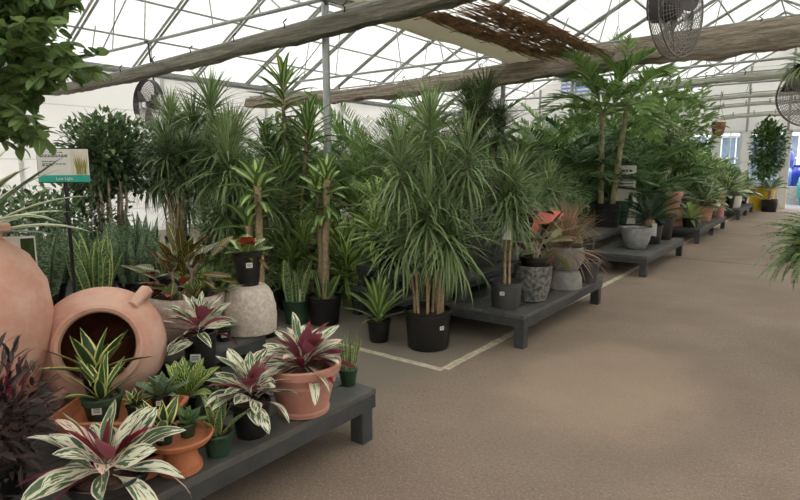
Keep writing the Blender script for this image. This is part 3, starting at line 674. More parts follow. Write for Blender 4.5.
# plant of long pale striped leaves rising behind/inside the jar
t = thing('pale_striped_plant', 'plant of long cream-edged strap leaves arching over the upright terracotta jar', 'plant', (-3.12,.83,ZB+.91))
m = MB(); m.lathe([(.1,-.2),(.13,0),(.135,.02),(.125,.02),(.12,-.02),(.001,-.03)], 28); m.build('pot','black',t,smooth=True)
rosette(t, -.01, 26, .66, .055, 'furcraea', top=85, low=15, droop=.9, prof='agave', r0=.03, curl=.2)
F = Fol(); F.leaves((0,0,0), np.array([R(62),R(-35),R(20)]), np.array([R(42),R(25),R(12)]), np.array([.62,.5,.6]), np.array([.09,.07,.05]), np.array([.1,1.9,.3]), 8, 'agave', .3); F.build('broad_leaves','blue_agave',t)
# tilted jar lying on its side, mouth toward the aisle
t = thing('terracotta_jar', 'chalky terracotta jar lying on its side with its dark mouth facing out', 'jar', (-2.90,1.33,ZB+.335), sc=1.05)
pj = [(.001,-.52),(.13,-.52),(.15,-.5),(.22,-.42),(.28,-.22),(.295,-.08),(.288,.0),(.26,.06),(.215,.105),(.2,.118),(.192,.135),(.178,.14),(.164,.13),(.158,.1)]
m = MB(); m.lathe(pj, 72); m.f.pop(); m.build('body', 'jar', t, smooth=True)
m = MB(); m.lathe([(.158,.1),(.17,.06),(.262,-.05),(.25,-.25),(.12,-.46),(.001,-.48)], 72); m.f.pop(); m.build('inner_wall', 'shaded_raw_clay', t, smooth=True)
lg = []
for a in (R(50), R(230)):
    m = MB(); c = Vector((math.cos(a), math.sin(a), 0)); m.tube([c*.28+Vector((0,0,-.04)), c*.325+Vector((0,0,.0)), c*.325+Vector((0,0,.05)), c*.235+Vector((0,0,.09))], [.03,.032,.03,.024], 10); m.build('lug', 'jar', t, smooth=True)
# local z = jar axis
ax = Vector((math.cos(R(-31))*math.cos(R(16)), math.sin(R(-31))*math.cos(R(16)), math.sin(R(16))))
t.rotation_mode = 'QUATERNION'; t.rotation_quaternion = ax.to_track_quat('Z', 'Y')

# stromanthes
def strom(loc, r, h, label, n, L, W, rz=0, mat='black', taper=.82, tag_at=None, **kw):
    t = thing('stromanthe', label, 'potted plant', loc, rz, 'tricolour stromanthe plants'); z = pot(t, r, h, mat, taper, tag_at=tag_at); stromanthe(t, z+.01, n, L, W, **kw); return t
strom((-2.04,.92,ZB), .135, .13, 'pink, cream and green striped plant in a wide black pot at the bottom left corner', 24, .32, .078, 1.2, dome=.04, top=58)
strom((-2.07,1.60,ZB), .088, .17, 'cream-striped plant in a black pot left of the large pink terracotta pot', 40, .25, .062, 0)
strom((-2.74,1.79,ZB), .088, .33, 'striped plant with crimson new leaves in a tall black pot before the whitewashed bowl', 26, .25, .055, 2.2, tag_at=-.9-2.2, taper=.85)
t = thing('large_terracotta_pot', 'large ribbed pink terracotta pot near the end of the nearest bench', 'pot', (-2.07,1.93,ZB), sc=1.1)
m = MB(); m.lathe([(.105,0),(.12,.004),(.123,.022),(.117,.03),(.135,.1),(.146,.145),(.152,.148),(.151,.157),(.149,.16),(.158,.19),(.168,.197),(.176,.2),(.181,.235),(.176,.24),(.161,.238),(.155,.2),(.001,.19)], 64); m.build('pot','terra_pink',t,smooth=True)
t = thing('stromanthe', 'red-flushed striped plant growing out of the large pink terracotta pot', 'potted plant', (-2.07,1.93,ZB+.21), .5, 'tricolour stromanthe plants')
m = MB(); m.lathe([(.14,.0),(.145,.01),(.001,.012)], 28); m.build('soil','soil',t); stromanthe(t, .02, 34, .29, .066, top=70, dome=.07)
rosette(t, .02, 6, .24, .05, 'strom_red', top=70, low=10, droop=.6, prof='petiole', name='red_leaves')

# rectangular terracotta tray and its supports
t = thing('terracotta_planter', 'low round terracotta pot under the tray, bottom left', 'pot', (-2.19,1.11,ZB)); pot(t, .125, .095, 'terra', .9, rolled=False, lip=.01)
t = thing('upturned_black_pot', 'black pot propping up the left end of the terracotta tray', 'pot', (-2.58,1.07,ZB)); pot(t, .09, .1, 'black', .85)
tz = ZB+.102
t = thing('terracotta_tray', 'rectangular orange terracotta tray holding small green and black pots', 'tray', (-2.47,1.19,tz), R(37))
hx, hy, h = .26, .15, .062
m = MB()
def rr(hx, hy, r, z):
    return [(sx*(hx-r)+r*math.cos(a), sy*(hy-r)+r*math.sin(a), z) for sx, sy, a0 in ((1,1,0),(-1,1,90),(-1,-1,180),(1,-1,270)) for a in [R(a0+15*k) for k in range(7)]]
rings = [rr(hx-.03,hy-.03,.03,0), rr(hx-.012,hy-.012,.04,h*.6), rr(hx-.01,hy-.01,.04,h*.62), rr(hx+.004,hy+.004,.045,h*.66), rr(hx+.008,hy+.008,.045,h*.95), rr(hx,hy,.04,h), rr(hx-.012,hy-.012,.035,h), rr(hx-.02,hy-.02,.03,h*.6), rr(hx-.035,hy-.035,.03,.012)]
K = 28; m.v = [p for r_ in rings for p in r_]; m.f = [(i*K+j, i*K+(j+1)%K, (i+1)*K+(j+1)%K, (i+1)*K+j) for i in range(len(rings)-1) for j in range(K)] + [tuple(reversed(range(K))), tuple(range(8*K, 9*K))]
m.build('tray', 'terra', t, smooth=True)
tz += .013
t = thing('sansevieria', 'gold-edged leaves in a green pot standing in the terracotta tray', 'potted plant', (-2.52,1.14,tz), 0); z = pot(t, .08, .12, 'green_pot', .78, tag_at=-.75, tag_w=.02, lip=.01); rosette(t, z, 11, .26, .04, 'gold_edge', top=85, low=32, droop=.35, prof='agave', r0=.02)
t = thing('croton', 'tiny splashed yellow plant in a small black pot at the middle of the tray', 'potted plant', (-2.43,1.24,tz), 0); z = pot(t, .038, .07, 'black', .8, tag_at=-.1, tag_w=.012, lip=.006); rosette(t, z, 14, .095, .03, 'gold_edge', top=80, low=15, droop=.4, prof='ovate', r0=.01); 
t = thing('peperomia', 'dark leafy plant in a small black pot at the right end of the tray', 'potted plant', (-2.42,1.36,tz), 0); z = pot(t, .045, .075, 'black', .8, tag_at=-.7, tag_w=.014, lip=.006); rosette(t, z, 14, .15, .045, 'snake', top=80, low=20, droop=.5, prof='ovate', r0=.02)
# gold-edged plant in black pot lodged in the jar mouth
t = thing('sansevieria', 'gold-edged plant in a black pot tipped inside the mouth of the lying jar', 'potted plant', (-2.56,1.22,ZB+.2), 0); z = pot(t, .06, .11, 'black', .8, tag_at=0.0, tag_w=.016); rosette(t, z, 12, .31, .07, 'gold_edge', top=75, low=-5, droop=.35, prof='agave', r0=.02)
t.location = (-2.69,1.20,ZB+.18); t.rotation_euler = (R(-12), R(-10), .6)
# pedestal bowl
t = thing('pedestal_bowl', 'orange terracotta bowl with a wide rim on a round foot', 'pot', (-2.05,1.22,ZB), sc=.93)
m = MB(); m.lathe([(.082,0),(.092,.004),(.092,.03),(.084,.034),(.066,.1),(.064,.112),(.1,.12),(.128,.135),(.142,.15),(.146,.165),(.14,.168),(.13,.158),(.118,.142),(.001,.132)], 56); m.build('bowl','terra',t,smooth=True)
t = thing('sansevieria', 'upright dark leaves with pale margins in a green pot on the pedestal bowl', 'potted plant', (-2.08,1.17,ZB+.127)); z = pot(t, .04, .068, 'green_pot', .8, tag_at=-.9, tag_w=.016, lip=.006); rosette(t, z, 8, .16, .045, 'gold_edge', top=85, low=40, droop=.2, prof='agave', r0=.02)
t = thing('peperomia', 'small dark-leaved plant in a green pot at the back of the pedestal bowl', 'potted plant', (-2.06,1.265,ZB+.127)); z = pot(t, .036, .06, 'green_pot', .8, lip=.006); rosette(t, z, 12, .1, .04, 'broad', top=80, low=10, droop=.5, prof='ovate', r0=.02)
t = thing('sansevieria', 'plant of thin yellow-green strap leaves in a green pot right of the pedestal bowl', 'potted plant', (-2.04,1.395,ZB)); z = pot(t, .062, .10, 'green_pot', .82, lip=.008); rosette(t, z, 12, .22, .032, 'snake_y', top=86, low=50, droop=.6, prof='agave', r0=.03)
t = thing('sansevieria', 'narrow upright yellow-edged leaves in a green pot at the right end of the nearest bench', 'potted plant', (-2.12,2.33,ZB)); z = pot(t, .052, .1, 'green_pot', .82, lip=.008); swords(t, z, 16, .25, .022, 'snake_y', .03, .18)
# leafy things between
t = thing('zebra_plant', 'bright green plant with yellow ribbed veins in front of the tall black pot', 'potted plant', (-2.50,1.53,ZB)); z = pot(t, .06, .11, 'black', .8); rosette(t, z, 15, .24, .085, 'zebra', top=88, low=25, droop=.4, prof='ovate', r0=.02)
t = thing('peperomia', 'low plant of dark narrow leaves in a black pot beside the lying jar', 'potted plant', (-2.42,1.70,ZB)); z = pot(t, .06, .09, 'black', .8); rosette(t, z, 24, .16, .03, 'broad', top=80, low=5, droop=.8, prof='ovate', r0=.02)
t = thing('peperomia', 'dark leafy plant in a black pot on the bench behind the tray', 'potted plant', (-2.66,1.68,ZB)); z = pot(t, .06, .12, 'black', .8); rosette(t, z, 20, .17, .045, 'broad', top=80, low=5, droop=.7, prof='ovate', r0=.02)
t = thing('purple_plant', 'bushy plant of dark purple narrow leaves at the left edge, below the upright jar', 'potted plant', (-2.45,.70,ZB)); z = pot(t, .1, .14, 'black', .85)
bush(t, (0,0,z+.16), (.2,.2,.24), 620, .085, .02, 'purple', stems=7, zb=z, stemmat='purple', shell=.15, droop=.5, up=.5, rc=.005)
m = MB()
for i in range(30):
    a = random.uniform(0,6.28); q = random.uniform(.04,.17); m.tube([(q*math.cos(a),q*math.sin(a),z+.28),(q*math.cos(a)*1.1,q*math.sin(a)*1.1,z+.28+random.uniform(.05,.1))], [.003,.005], 5)
m.build('flower_spikes', 'strom_red', t)['kind'] = 'stuff'
# whitewashed vessels
t = thing('whitewashed_bowl', 'wide whitewashed clay bowl holding a yellow-veined croton', 'pot', (-3.22,2.02,.462)); 
m = MB(); m.lathe([(.12,0),(.15,.004),(.21,.1),(.235,.2),(.24,.27),(.235,.285),(.215,.285),(.21,.25),(.001,.24)], 56); m.build('bowl','wash',t,smooth=True)
t = thing('croton', 'croton with yellow-veined green and copper leaves in the whitewashed bowl', 'potted plant', (-3.22,2.02,.462+.242)); m = MB(); m.lathe([(.2,0),(.205,.012),(.001,.02)], 28); m.build('soil','soil',t)
bush(t, (0,0,.2), (.2,.2,.15), 60, .2, .07, 'croton', stems=4, zb=0, shell=.1, droop=.4, up=.5, k=6, sp=.1)
rosette(t, .03, 10, .27, .09, 'croton_green', top=70, low=20, droop=.4, prof='ovate', r0=.1, name='green_leaves', base=(.08,.04)); F = Fol(); F.leaves(np.array([(.06,-.1,.06),(.0,-.13,.1),(.1,-.08,.12),(-.04,-.12,.04)]), np.array([R(-50),R(-100),R(-20),R(-130)]), np.array([R(15),R(25),R(35),R(10)]), .17, .07, .4, 6, 'ovate', .25); F.build('red_leaves','croton_red',t)
t = thing('whitewashed_jar', 'whitewashed dome-shaped clay jar, upside down, under a black pot', 'jar', (-3.00,2.34,.462))
m = MB(); m.lathe([(.165,0),(.172,.006),(.178,.09),(.172,.17),(.153,.25),(.13,.29),(.115,.305),(.1,.31),(.001,.31)], 56); m.build('jar','wash',t,smooth=True)
t = thing('croton', 'croton with one orange-red leaf in a black pot on top of the whitewashed jar', 'potted plant', (-3.00,2.34,.462+.311)); z = pot(t, .095, .23, 'black', .72, tag_at=-.55, tag_w=.02)
rosette(t, z, 12, .2, .085, 'croton_green', top=65, low=10, droop=.35, prof='ovate', r0=.02); F = Fol(); F.leaves((.03,-.02,z+.02), np.array([R(-40),R(-10),R(-75)]), np.array([R(70),R(55),R(60)]), .17, np.array([.1,.07,.07]), 1.1, 7, 'ovate', .2); F.build('red_leaves','croton_red',t); rosette(t, z, 9, .19, .05, 'croton', top=20, low=-20, droop=.5, prof='ovate', name='outer_leaves')
t = thing('seedling', 'tiny dark plant in a white-tagged black pot left of the whitewashed jar', 'potted plant', (-2.95,2.10,.462)); z = pot(t, .04, .075, 'black', .85, tag_at=-.6, tag_w=.018, lip=.006); rosette(t, z, 12, .12, .028, 'broad', top=85, low=20, droop=.5, prof='ovate', r0=.01)
t = thing('sansevieria', 'banded snake plant in a dark green pot right of the whitewashed jar', 'potted plant', (-3.02,2.72,0)); z = pot(t, .13, .24, 'green_pot', .8); swords(t, z, 16, .5, .075, 'snake_y', .08, .2)
m = MB(); m.box(.05,.058,-.012,.012,z,z+.13); m.build('plant_label','tag',t)
t.location = (-4.12,3.78,0)
# ================================================================= left rear: snake plants, signs
SN = [(-4.2,1.22,'tall dark'),(-4.25,1.55,''),(-4.2,1.92,''),(-4.3,2.25,''),(-4.6,1.4,''),(-4.6,1.75,''),(-4.7,2.1,''),(-4.65,2.5,''),(-4.25,2.55,''),(-4.25,.85,''),(-4.65,1.05,'')]
LB = ['tall snake plant in the front row right of the small white sign','tall snake plant in the front row behind the lying jar, left side','yellow-edged snake plant standing out above the lying jar','dark banded snake plant above the lug of the lying jar','back-row snake plant just left of the black sign post','back-row snake plant just right of the black sign post','back-row snake plant under the multi-stem shrub','back-row snake plant below the twisted-cane dracaena','front-row snake plant left of the croton bowl','snake plant seen above the rim of the upright jar','back-row snake plant above the small white sign']
pr = [None, None]
for kind, mt in ((0,'snake'),(1,'snake_y')):
    i = (0, 2)[kind]; x, y, _ = SN[i]
    t = thing('snake_plant', LB[i], 'potted plant', (x,y,.502), 0, 'snake plants on the rear bench'); z = pot(t, .12, .17, 'black', .82)
    swords(t, z, 24, .50 if kind == 0 else .46, .075, mt, .1, .3, twist=.25); pr[kind] = t
for i, (x, y, _) in enumerate(SN):
    if i in (0, 2): continue
    dup(pr[0 if i % 4 else 1] if i != 8 else pr[1], LB[i], (x,y,.502), i*1.3, random.uniform(.85,1.1))
t = thing('agave', 'broad dusky blue-green pointed leaves in a pale ribbed pot beside the small sign', 'potted plant', (-3.66,1.20,ZB)); z = pot(t, .11, .42, 'ribbed_white', .85, rib=.03, lip=.006); rosette(t, z, 16, .3, .09, 'blue_agave', top=85, low=20, droop=.15, prof='agave', r0=.04)
t = thing('agave', 'dusky blue-green pointed leaves between the two terracotta jars', 'potted plant', (-3.5,1.62,ZB)); z = pot(t, .12, .2, 'black', .85); rosette(t, z, 22, .33, .09, 'blue_agave', top=85, low=25, droop=.15, prof='agave', r0=.05)
dup(t, 'dusky blue-green pointed leaves behind the lug of the lying jar', (-3.62,1.97,ZB), 2, .85)
# signs
def text(s, size, loc, mat, parent, name='lettering', ext=.001, rot=(PI/2,0,0)):
    cu = bpy.data.curves.new(name, 'FONT'); cu.body = s; cu.size = size; cu.align_x = 'CENTER'; cu.extrude = ext; o = bpy.data.objects.new(name, cu); C.objects.link(o); cu.materials.append(M[mat]); o.parent = parent; o.location = loc; o.rotation_euler = rot; return o
t = thing('plant_sign', 'white information sign with a teal band reading Low Light on a black post', 'sign', (-3.72,1.57,0), R(56)); t.scale = (.8,1,.985)
m = MB(); m.box(-.012,.012,.0,.012,ZB,1.52); t.location.z = 0; m.build('post','iron',t)
sg = bpy.data.objects.new('board', None)
m = MB(); m.box(-.17,.17,-.012,-.004,1.47,1.67); b = m.build('board','tag',t); 
m = MB(); m.box(-.175,.175,-.004,.0,1.465,1.675); m.build('backing','iron',t)
m = MB(); m.box(-.17,.17,-.014,-.0125,1.47,1.512); m.build('teal_band','teal_sign',b)
m = MB(); m.box(.05,.165,-.014,-.0125,1.514,1.665); ph = m.build('photo','photo_back',b)
F = Fol(); n = 26; F.leaves(np.stack([rs(.07,.15,n), np.full(n,-.0155), np.full(n,1.516)],1), 0, rs(1.25,1.9,n), rs(.06,.135,n), .008, 0, 2, 'strap', 0, cols=2, roll=PI/2); F.build('pictured_leaves','photo_yellow',b)
m = MB()
for zz, x0, x1 in ((1.65,-.09,.0),(1.633,-.15,.03),(1.624,-.15,.03),(1.595,-.14,-.05),(1.58,-.14,.02),(1.57,-.14,-.07)):
    x = x0
    while x < x1: w = random.uniform(.008,.022); m.box(x, min(x1, x+w), -.0135, -.0125, zz-.0028, zz+.0028); x += w+.005
m.build('print_lines','ink',b)['kind'] = 'stuff'; text('Low Light', .028, (0,-.0148,1.482), 'tag', b)
t = thing('plant_sign', 'small white sign with a teal foot behind the shoulder of the upright jar', 'sign', (-3.3,1.12,ZB), R(60), sc=1.07)
m = MB(); m.box(-.008,.008,0,.008,0,.62); m.build('post','iron',t)
m = MB(); m.box(-.09,.09,-.01,-.003,.62,.83); b = m.build('board','tag',t)
m = MB(); m.box(-.09,.09,-.012,-.0105,.62,.665); m.build('teal_band','teal_sign',b)
m = MB(); m.box(.03,.085,-.012,-.0105,.67,.82); m.build('photo','broad',b)
m = MB()
for i in range(7): m.box(-.08, random.uniform(-.02,.02), -.0115, -.0102, .8-i*.017-.002, .8-i*.017+.002)
m.build('print_lines','ink',b)['kind'] = 'stuff'

# multi-stem shrub and low hedge of foliage by the wall
t = thing('potted_shrub', 'multi-stemmed shrub with small dark leaves before the white wall', 'potted shrub', (-6.25,3.1,.422)); z = pot(t, .22, .36, 'black', .82)
bush(t, (.0,0,z+.86), (.42,.42,.38), 4600, .085, .034, 'shrub', stems=9, zb=z, shell=.25, rc=.019, lump=.4, sp=.2)
t = thing('potted_shrub', 'low dark bushy plant under the information sign', 'potted shrub', (-6.0,2.2,.422), 0); z = pot(t, .2, .2, 'black', .82)
bush(t, (0,0,z+.3), (.42,.45,.4), 1500, .08, .034, 'shrub', stems=5, zb=z, shell=.25)
sh = t
dup(t, 'low bushy plant at the left edge behind the snake plants', (-5.7,1.75,.422), 2, .95)
dup(t, 'low yellow-green bushy plant under the multi-stemmed shrub', (-5.6,2.8,.422), 4, .6)
dup(t, 'dark bushy plant left of the information sign post', (-6.6,2.9,.422), 5, 1.1)

# ficus tree, top left
t = thing('ficus_tree', 'leafy tree of rounded leaves filling the top left corner', 'tree', (-2.62,.38,0)); t.location = (-3.3,.2,.302)
z = pot(t, .2, .3, 'black', .85)
m = MB(); m.tube([(0,0,z-.05),(.02,.02,z+.5),(.12,.1,z+1.0),(.42,.62,z+1.3),(.47,.72,z+1.8)], [.03,.027,.024,.02,.01], 10); m.build('trunk','cane',t,smooth=True)
F = Fol(); m = MB(); tips = []
cx, cyy, cz = .50, .76, z+1.56
for i in range(120):
    d = Vector((random.gauss(0,1), random.gauss(0,1), random.gauss(0,1))).normalized(); q = random.uniform(.5,1.0)
    e = Vector((cx+d.x*.42*q, cyy+d.y*.42*q, cz+d.z*.58*q)); s0 = Vector((cx-.1+d.x*.08, cyy-.1+d.y*.08, cz+d.z*.25)); mid = (s0+e)/2+Vector((0,0,-.04))
    m.tube([s0, mid, e], [.006,.004,.002], 5, caps=False)
    for k_ in range(34):
        f = random.uniform(.35,1.05); p = s0.lerp(mid, f*2) if f < .5 else mid.lerp(e, (f-.5)*2); tips.append(tuple(p))
m.build('branches','stem',t,smooth=True)
n = len(tips); F.leaves(np.array(tips), rs(0,2*PI,n), rs(-.95,.6,n), rs(.055,.095,n), rs(.034,.052,n), rs(.1,.6,n), 5, 'ovate', .2, roll=rs(-.9,.9,n)); F.build('foliage','ficus',t)

# ================================================================= dracaenas left
def marg(label, loc, canes, r=.16, h=.28, rz=0, L=.45, W=.018, n=110, mat='marg', tag_at=None, name='dragon_tree', sc=1, cat='potted plant', group=None, **kw):
    t = thing(name, label, cat, loc, rz, group, sc); z = pot(t, r, h, 'black', .84, tag_at=tag_at); cane_plant(t, z, canes, L, W, n, mat, **kw); return t
t = marg('twisted pale canes topped with spiky leaves in a tagged black pot, right of the shrub', (-5.25,3.25,.422), [(.06*math.cos(a),.06*math.sin(a),.85+.12*math.sin(3*a),.08*math.cos(a+1),.08*math.sin(a+1)) for a in np.linspace(0,5.6,7)], r=.17, h=.32, L=.42, n=90, mat='marg_dark', tag_at=-.55, rc=.014)
d1 = marg('tall spiky dragon tree left of the striped corn plant, first clump', (-5.45,3.85,.422), [(0,0,1.45,0,0),(.12,.05,1.1,.1,.05),(-.12,-.06,1.25,-.1,0),(.02,-.14,.8,.1,-.1),(-.03,.1,.5,0,.1)], L=.60, W=.019, n=210, mat='marg', low=-50, droop=1.3)
dup(d1, 'tall spiky dragon tree with the highest spikes behind the croton bowl', (-4.8,3.55,.0), 2.3, 1.0)
dup(d1, 'dark grassy dragon tree between the cane pair and the fan', (-4.5,3.5,0), 4.0, .8)
dup(d1, 'spiky dragon tree filling in below the tall corn plant', (-5.2,4.75,0), 1.1, 1.0)
dup(d1, 'grassy dragon tree under the small fan', (-6.4,3.95,.422), 5, .95)
t = thing('corn_plant', 'tallest striped corn plant, its crown reaching the curtain left of the steel post', 'potted plant', (-4.95,4.4,0)); z = pot(t, .2, .32, 'black', .84)
corn_plant(t, z, [(0,0,2.2,.02,.0),(.14,-.02,1.75,.12,.05),(-.1,.08,1.55,-.1,-.05),(.08,-.12,1.2,.15,-.1)], n=54, L=.42, W=.068, stem=.65, low=-25)
t = thing('corn_plant', 'striped corn plant on two bare canes behind the orange-leaved croton', 'potted plant', (-4.05,3.3,0)); z = pot(t, .15, .25, 'black', .84)
corn_plant(t, z, [(0,0,1.2,.0,.0),(-.06,-.03,.85,-.06,0)], mat='corn_wide', rc=.034, n=17, L=.34, W=.10, stem=.22, low=-20)
t = thing('corn_plant', 'striped corn plant on two bare canes left of the biggest dragon tree', 'potted plant', (-3.9,3.95,0)); z = pot(t, .17, .28, 'black', .84)
corn_plant(t, z, [(.035,-.02,1.22,.02,.02),(-.05,.04,1.12,-.01,-.02)], rc=.036, n=26, L=.31, W=.085, stem=.40, low=-30, mat='corn_wide')
swords(t, z, 9, .3, .05, 'corn', .06, .5, prof='corn', name='base_shoots')
cp = t
t = thing('corn_plant', 'small striped corn plant in a black pot left of the big dragon tree', 'potted plant', (-3.1,3.82,0)); z = pot(t, .105, .2, 'black', .8, rib=.008)
rosette(t, z, 24, .46, .065, 'corn_wide', top=88, low=25, droop=.7, prof='corn', r0=.02, stem=.1, wave=.08)
# the large clump in the tub
t = thing('dragon_tree', 'largest grey-green dragon tree in a big black tub on the painted line', 'potted plant', (-2.66,3.95,0)); z = pot(t, .2, .335, 'black', .88, tag_at=-.35, tag_w=.02, lip=.02)
cs = [(.12*math.cos(a),.12*math.sin(a),h,.16*math.cos(a),.16*math.sin(a)) for a, h in zip(np.linspace(0,6.0,9), (.6,1.25,.9,1.45,1.0,.62,1.2,.85,.7))] + [(0,0,1.48,0,0),(.03,.03,1.05,.05,0)]
cane_plant(t, z, cs, .56, .020, 96, 'marg', rc=.0125, low=-45, droop=1.3, cols=3, k=8, stem=.25)

# ================================================================= lime foliage behind, on the rear tier of bench 2
t = thing('lime_dracaena', 'bushy lime-striped dracaena right behind the small corn plant', 'potted plant', (-3.55,4.55,.522), 0); z = pot(t, .15, .22, 'black', .84)
corn_plant(t, z, [(.08,0,.4,.3,0),(-.08,.05,.5,-.3,.1),(0,-.1,.3,0,-.4),(0,.05,.62,.05,.1),(.02,-.02,.2,.2,-.3)], mat='lime', rc=.01, n=46, L=.36, W=.046, stem=.3, low=-20)
lm = t
dup(lm, 'bushy lime-striped dracaena behind the bare canes left of the big dragon tree', (-4.35,4.5,0), 1.6, 1.15)
dup(lm, 'lime-striped dracaena low between the two bare-caned corn plants', (-4.65,4.15,0), 3, .95)
dup(lm, 'lime-striped dracaena low behind the banded snake plant', (-4.7,3.45,0), 4.4, .8)
dup(lm, 'lime-striped dracaena in the shade behind the big black tub', (-3.15,4.75,.522), 5.2, .9)
dup(lm, 'tallest lime-striped dracaena among the palms', (-4.7,5.3,0), .5, 1.35)

# ================================================================= second bench (deck .26)
Z2 = .302; ZT = .522
t = thing('carved_urn', 'large dark carved stone urn on the rear tier behind the bare canes', 'urn', (-2.87,5.14,ZT)); m = MB(); m.lathe([(.15,0),(.19,.01),(.25,.12),(.28,.28),(.27,.42),(.22,.55),(.2,.6),(.215,.62),(.19,.62),(.18,.55),(.001,.5)], 56, .012, 17); m.build('urn','lava',t,smooth=True)
t = thing('marginata_tuft', 'grassy dragon tree growing out of the carved dark urn', 'potted plant', (-2.87,5.14,ZT+.49)); m = MB(); m.lathe([(.16,0),(.17,.02),(.001,.03)], 24); m.build('soil','soil',t); cane_plant(t, .03, [(0,0,.35,0,0),(.06,.03,.25,.2,0),(-.05,-.05,.2,-.2,-.1)], .34, .015, 60, 'marg_dark', low=-20)
t = thing('stone_pot', 'smooth pale grey stone pot beside the carved urn', 'pot', (-2.76,5.62,ZT)); m = MB(); m.lathe([(.1,0),(.13,.01),(.19,.14),(.18,.3),(.13,.42),(.12,.42),(.14,.3),(.001,.1)], 48); m.build('pot','stone',t,smooth=True)
t = thing('dragon_tree', 'dragon tree on bare pale canes with a white card, in a grey ribbed pot', 'potted plant', (-2.22,4.53,Z2)); z = pot(t, .14, .235, 'grey_plastic', .88, rib=.012, tag_at=-1.35, tag_w=.02, lip=.014)
cane_plant(t, z, [(.03,0,.83,.01,0),(-.03,.02,.78,-.02,0),(0,-.03,.72,0,0),(.0,.04,.6,.02,.02)], .47, .017, 130, 'marg', rc=.012, low=-40, droop=1.0)
m = MB(); m.box(-.045,.045,-.05,-.046,z+.40,z+.56); o = m.build('card','tag',t); o.rotation_euler = (0,0,R(26)); 
t = thing('mottled_pot', 'black and white mottled stone planter in the middle of the second bench', 'pot', (-2.14,4.92,Z2)); m = MB(); m.lathe([(.1,0),(.125,.008),(.15,.1),(.168,.22),(.172,.3),(.175,.335),(.155,.335),(.15,.3),(.001,.24)], 56); m.build('pot','mottled',t,smooth=True)
t = thing('rubber_plant', 'broad burgundy and green leaves with one scarlet leaf, in the mottled planter', 'potted plant', (-2.14,4.92,Z2+.242)); z = pot(t, .12, .17, 'black', .85)
bush(t, (0,.03,z+.17), (.24,.24,.17), 46, .25, .095, 'rubber', stems=3, zb=z, shell=.1, droop=.35, up=.55, k=6, sp=.05)
F = Fol(); F.leaves((.0,-.06,z+.34), R(37), R(22), .3, .13, .3, 6, 'ovate', .15, roll=.95); F.leaves((.0,.02,z+.22), R(120), R(55), .15, .07, .3, 6, 'ovate', .2); F.build('scarlet_leaf','rubber_red',t)
t = thing('nursery_pot', 'narrow black nursery pot between the mottled planter and the grey hourglass pot', 'potted plant', (-2.18,5.27,Z2)); z = pot(t, .08, .2, 'black', .85); rosette(t, z, 50, .34, .012, 'cord', top=85, low=-10, droop=1.3, prof='strap', cols=2)
t = thing('hourglass_pot', 'lower smooth grey stone pot, upside down, under the grey bowl', 'pot', (-2.10,5.64,Z2)); m = MB(); m.lathe([(.165,0),(.172,.01),(.165,.1),(.14,.17),(.1,.185),(.001,.185)], 48); m.build('pot','stone',t,smooth=True)
t = thing('stone_bowl', 'smooth grey stone bowl stacked on the upside-down grey pot', 'pot', (-2.10,5.64,Z2+.187)); m = MB(); m.lathe([(.1,0),(.13,.015),(.175,.1),(.18,.17),(.165,.235),(.15,.235),(.16,.17),(.001,.16)], 48); m.build('pot','stone',t,smooth=True)
t = thing('bronze_cordyline', 'spiky bronze-red cordyline in the stacked grey stone bowl', 'potted plant', (-2.10,5.64,Z2+.187+.165)); m = MB(); m.lathe([(.13,0),(.145,.02),(.001,.03)], 24); m.build('soil','soil',t)
rosette(t, .03, 220, .56, .016, 'cord', top=88, low=-15, droop=.7, prof='strap', cols=2, r0=.04, stem=.1)
t = thing('nursery_pot', 'ribbed charcoal nursery pot at the far right end of the second bench', 'pot', (-2.02,6.08,Z2)); pot(t, .12, .22, 'grey_plastic', .86, rib=.012, lip=.014)

# spiky and grassy plants behind the second bench
t = marg('spiky dark-headed dragon tree on tall pale canes under the thick curtain', (-4.1,7.3,0), [(.05,0,2.15,.02,.02),(-.05,.03,2.05,-.05,0),(0,-.06,1.95,.03,-.04),(.05,.06,1.75,.1,.1)], r=.2, h=.3, L=.62, W=.02, n=260, mat='marg_dark', rc=.02, low=-45)
ht = t
g1 = marg('grassy dragon tree in the gap between the stone bowl and the tall canes', (-3.15,6.9,0), [(.05,.0,.75,.1,0),(-.08,.04,.95,-.1,.1),(0,-.1,.55,0,-.2),(.03,.1,.4,.1,.2)], L=.5, W=.021, n=120, mat='marg', low=-45)
dup(g1, 'grassy dragon tree left of the twin-trunk palm', (-2.95,7.55,0), 2, 1.0)
dup(g1, 'grassy dragon tree behind the carved dark urn', (-4.2,5.9,0), 4, 1.15)
dup(g1, 'grassy dragon tree deep behind the second bench', (-4.5,6.6,0), 5.2, 1.3)
dup(g1, 'grassy dragon tree behind the bronze cordyline', (-3.4,7.9,0), 1, 1.25)
t = thing('cactus', 'pale green upright spurge with angular arms below the spiky dragon-tree head', 'cactus', (-3.75,6.95,0)); z = pot(t, .16, .3, 'black', .85)
m = MB()
for i, (dx, dy, h) in enumerate([(0,0,1.55),(.09,.03,1.2),(-.08,.05,1.3),(.03,-.09,1.05),(-.05,-.07,.9)]):
    m = MB(); m.tube([(dx*(1+.5*q), dy*(1+.5*q), z-.02+h*q) for q in np.linspace(0,1,16)], [.035*(1+.22*math.sin(i_*2.2)) * (1 if i_ < 15 else .4) for i_ in range(16)], 6); m.build('arm','euph',t)
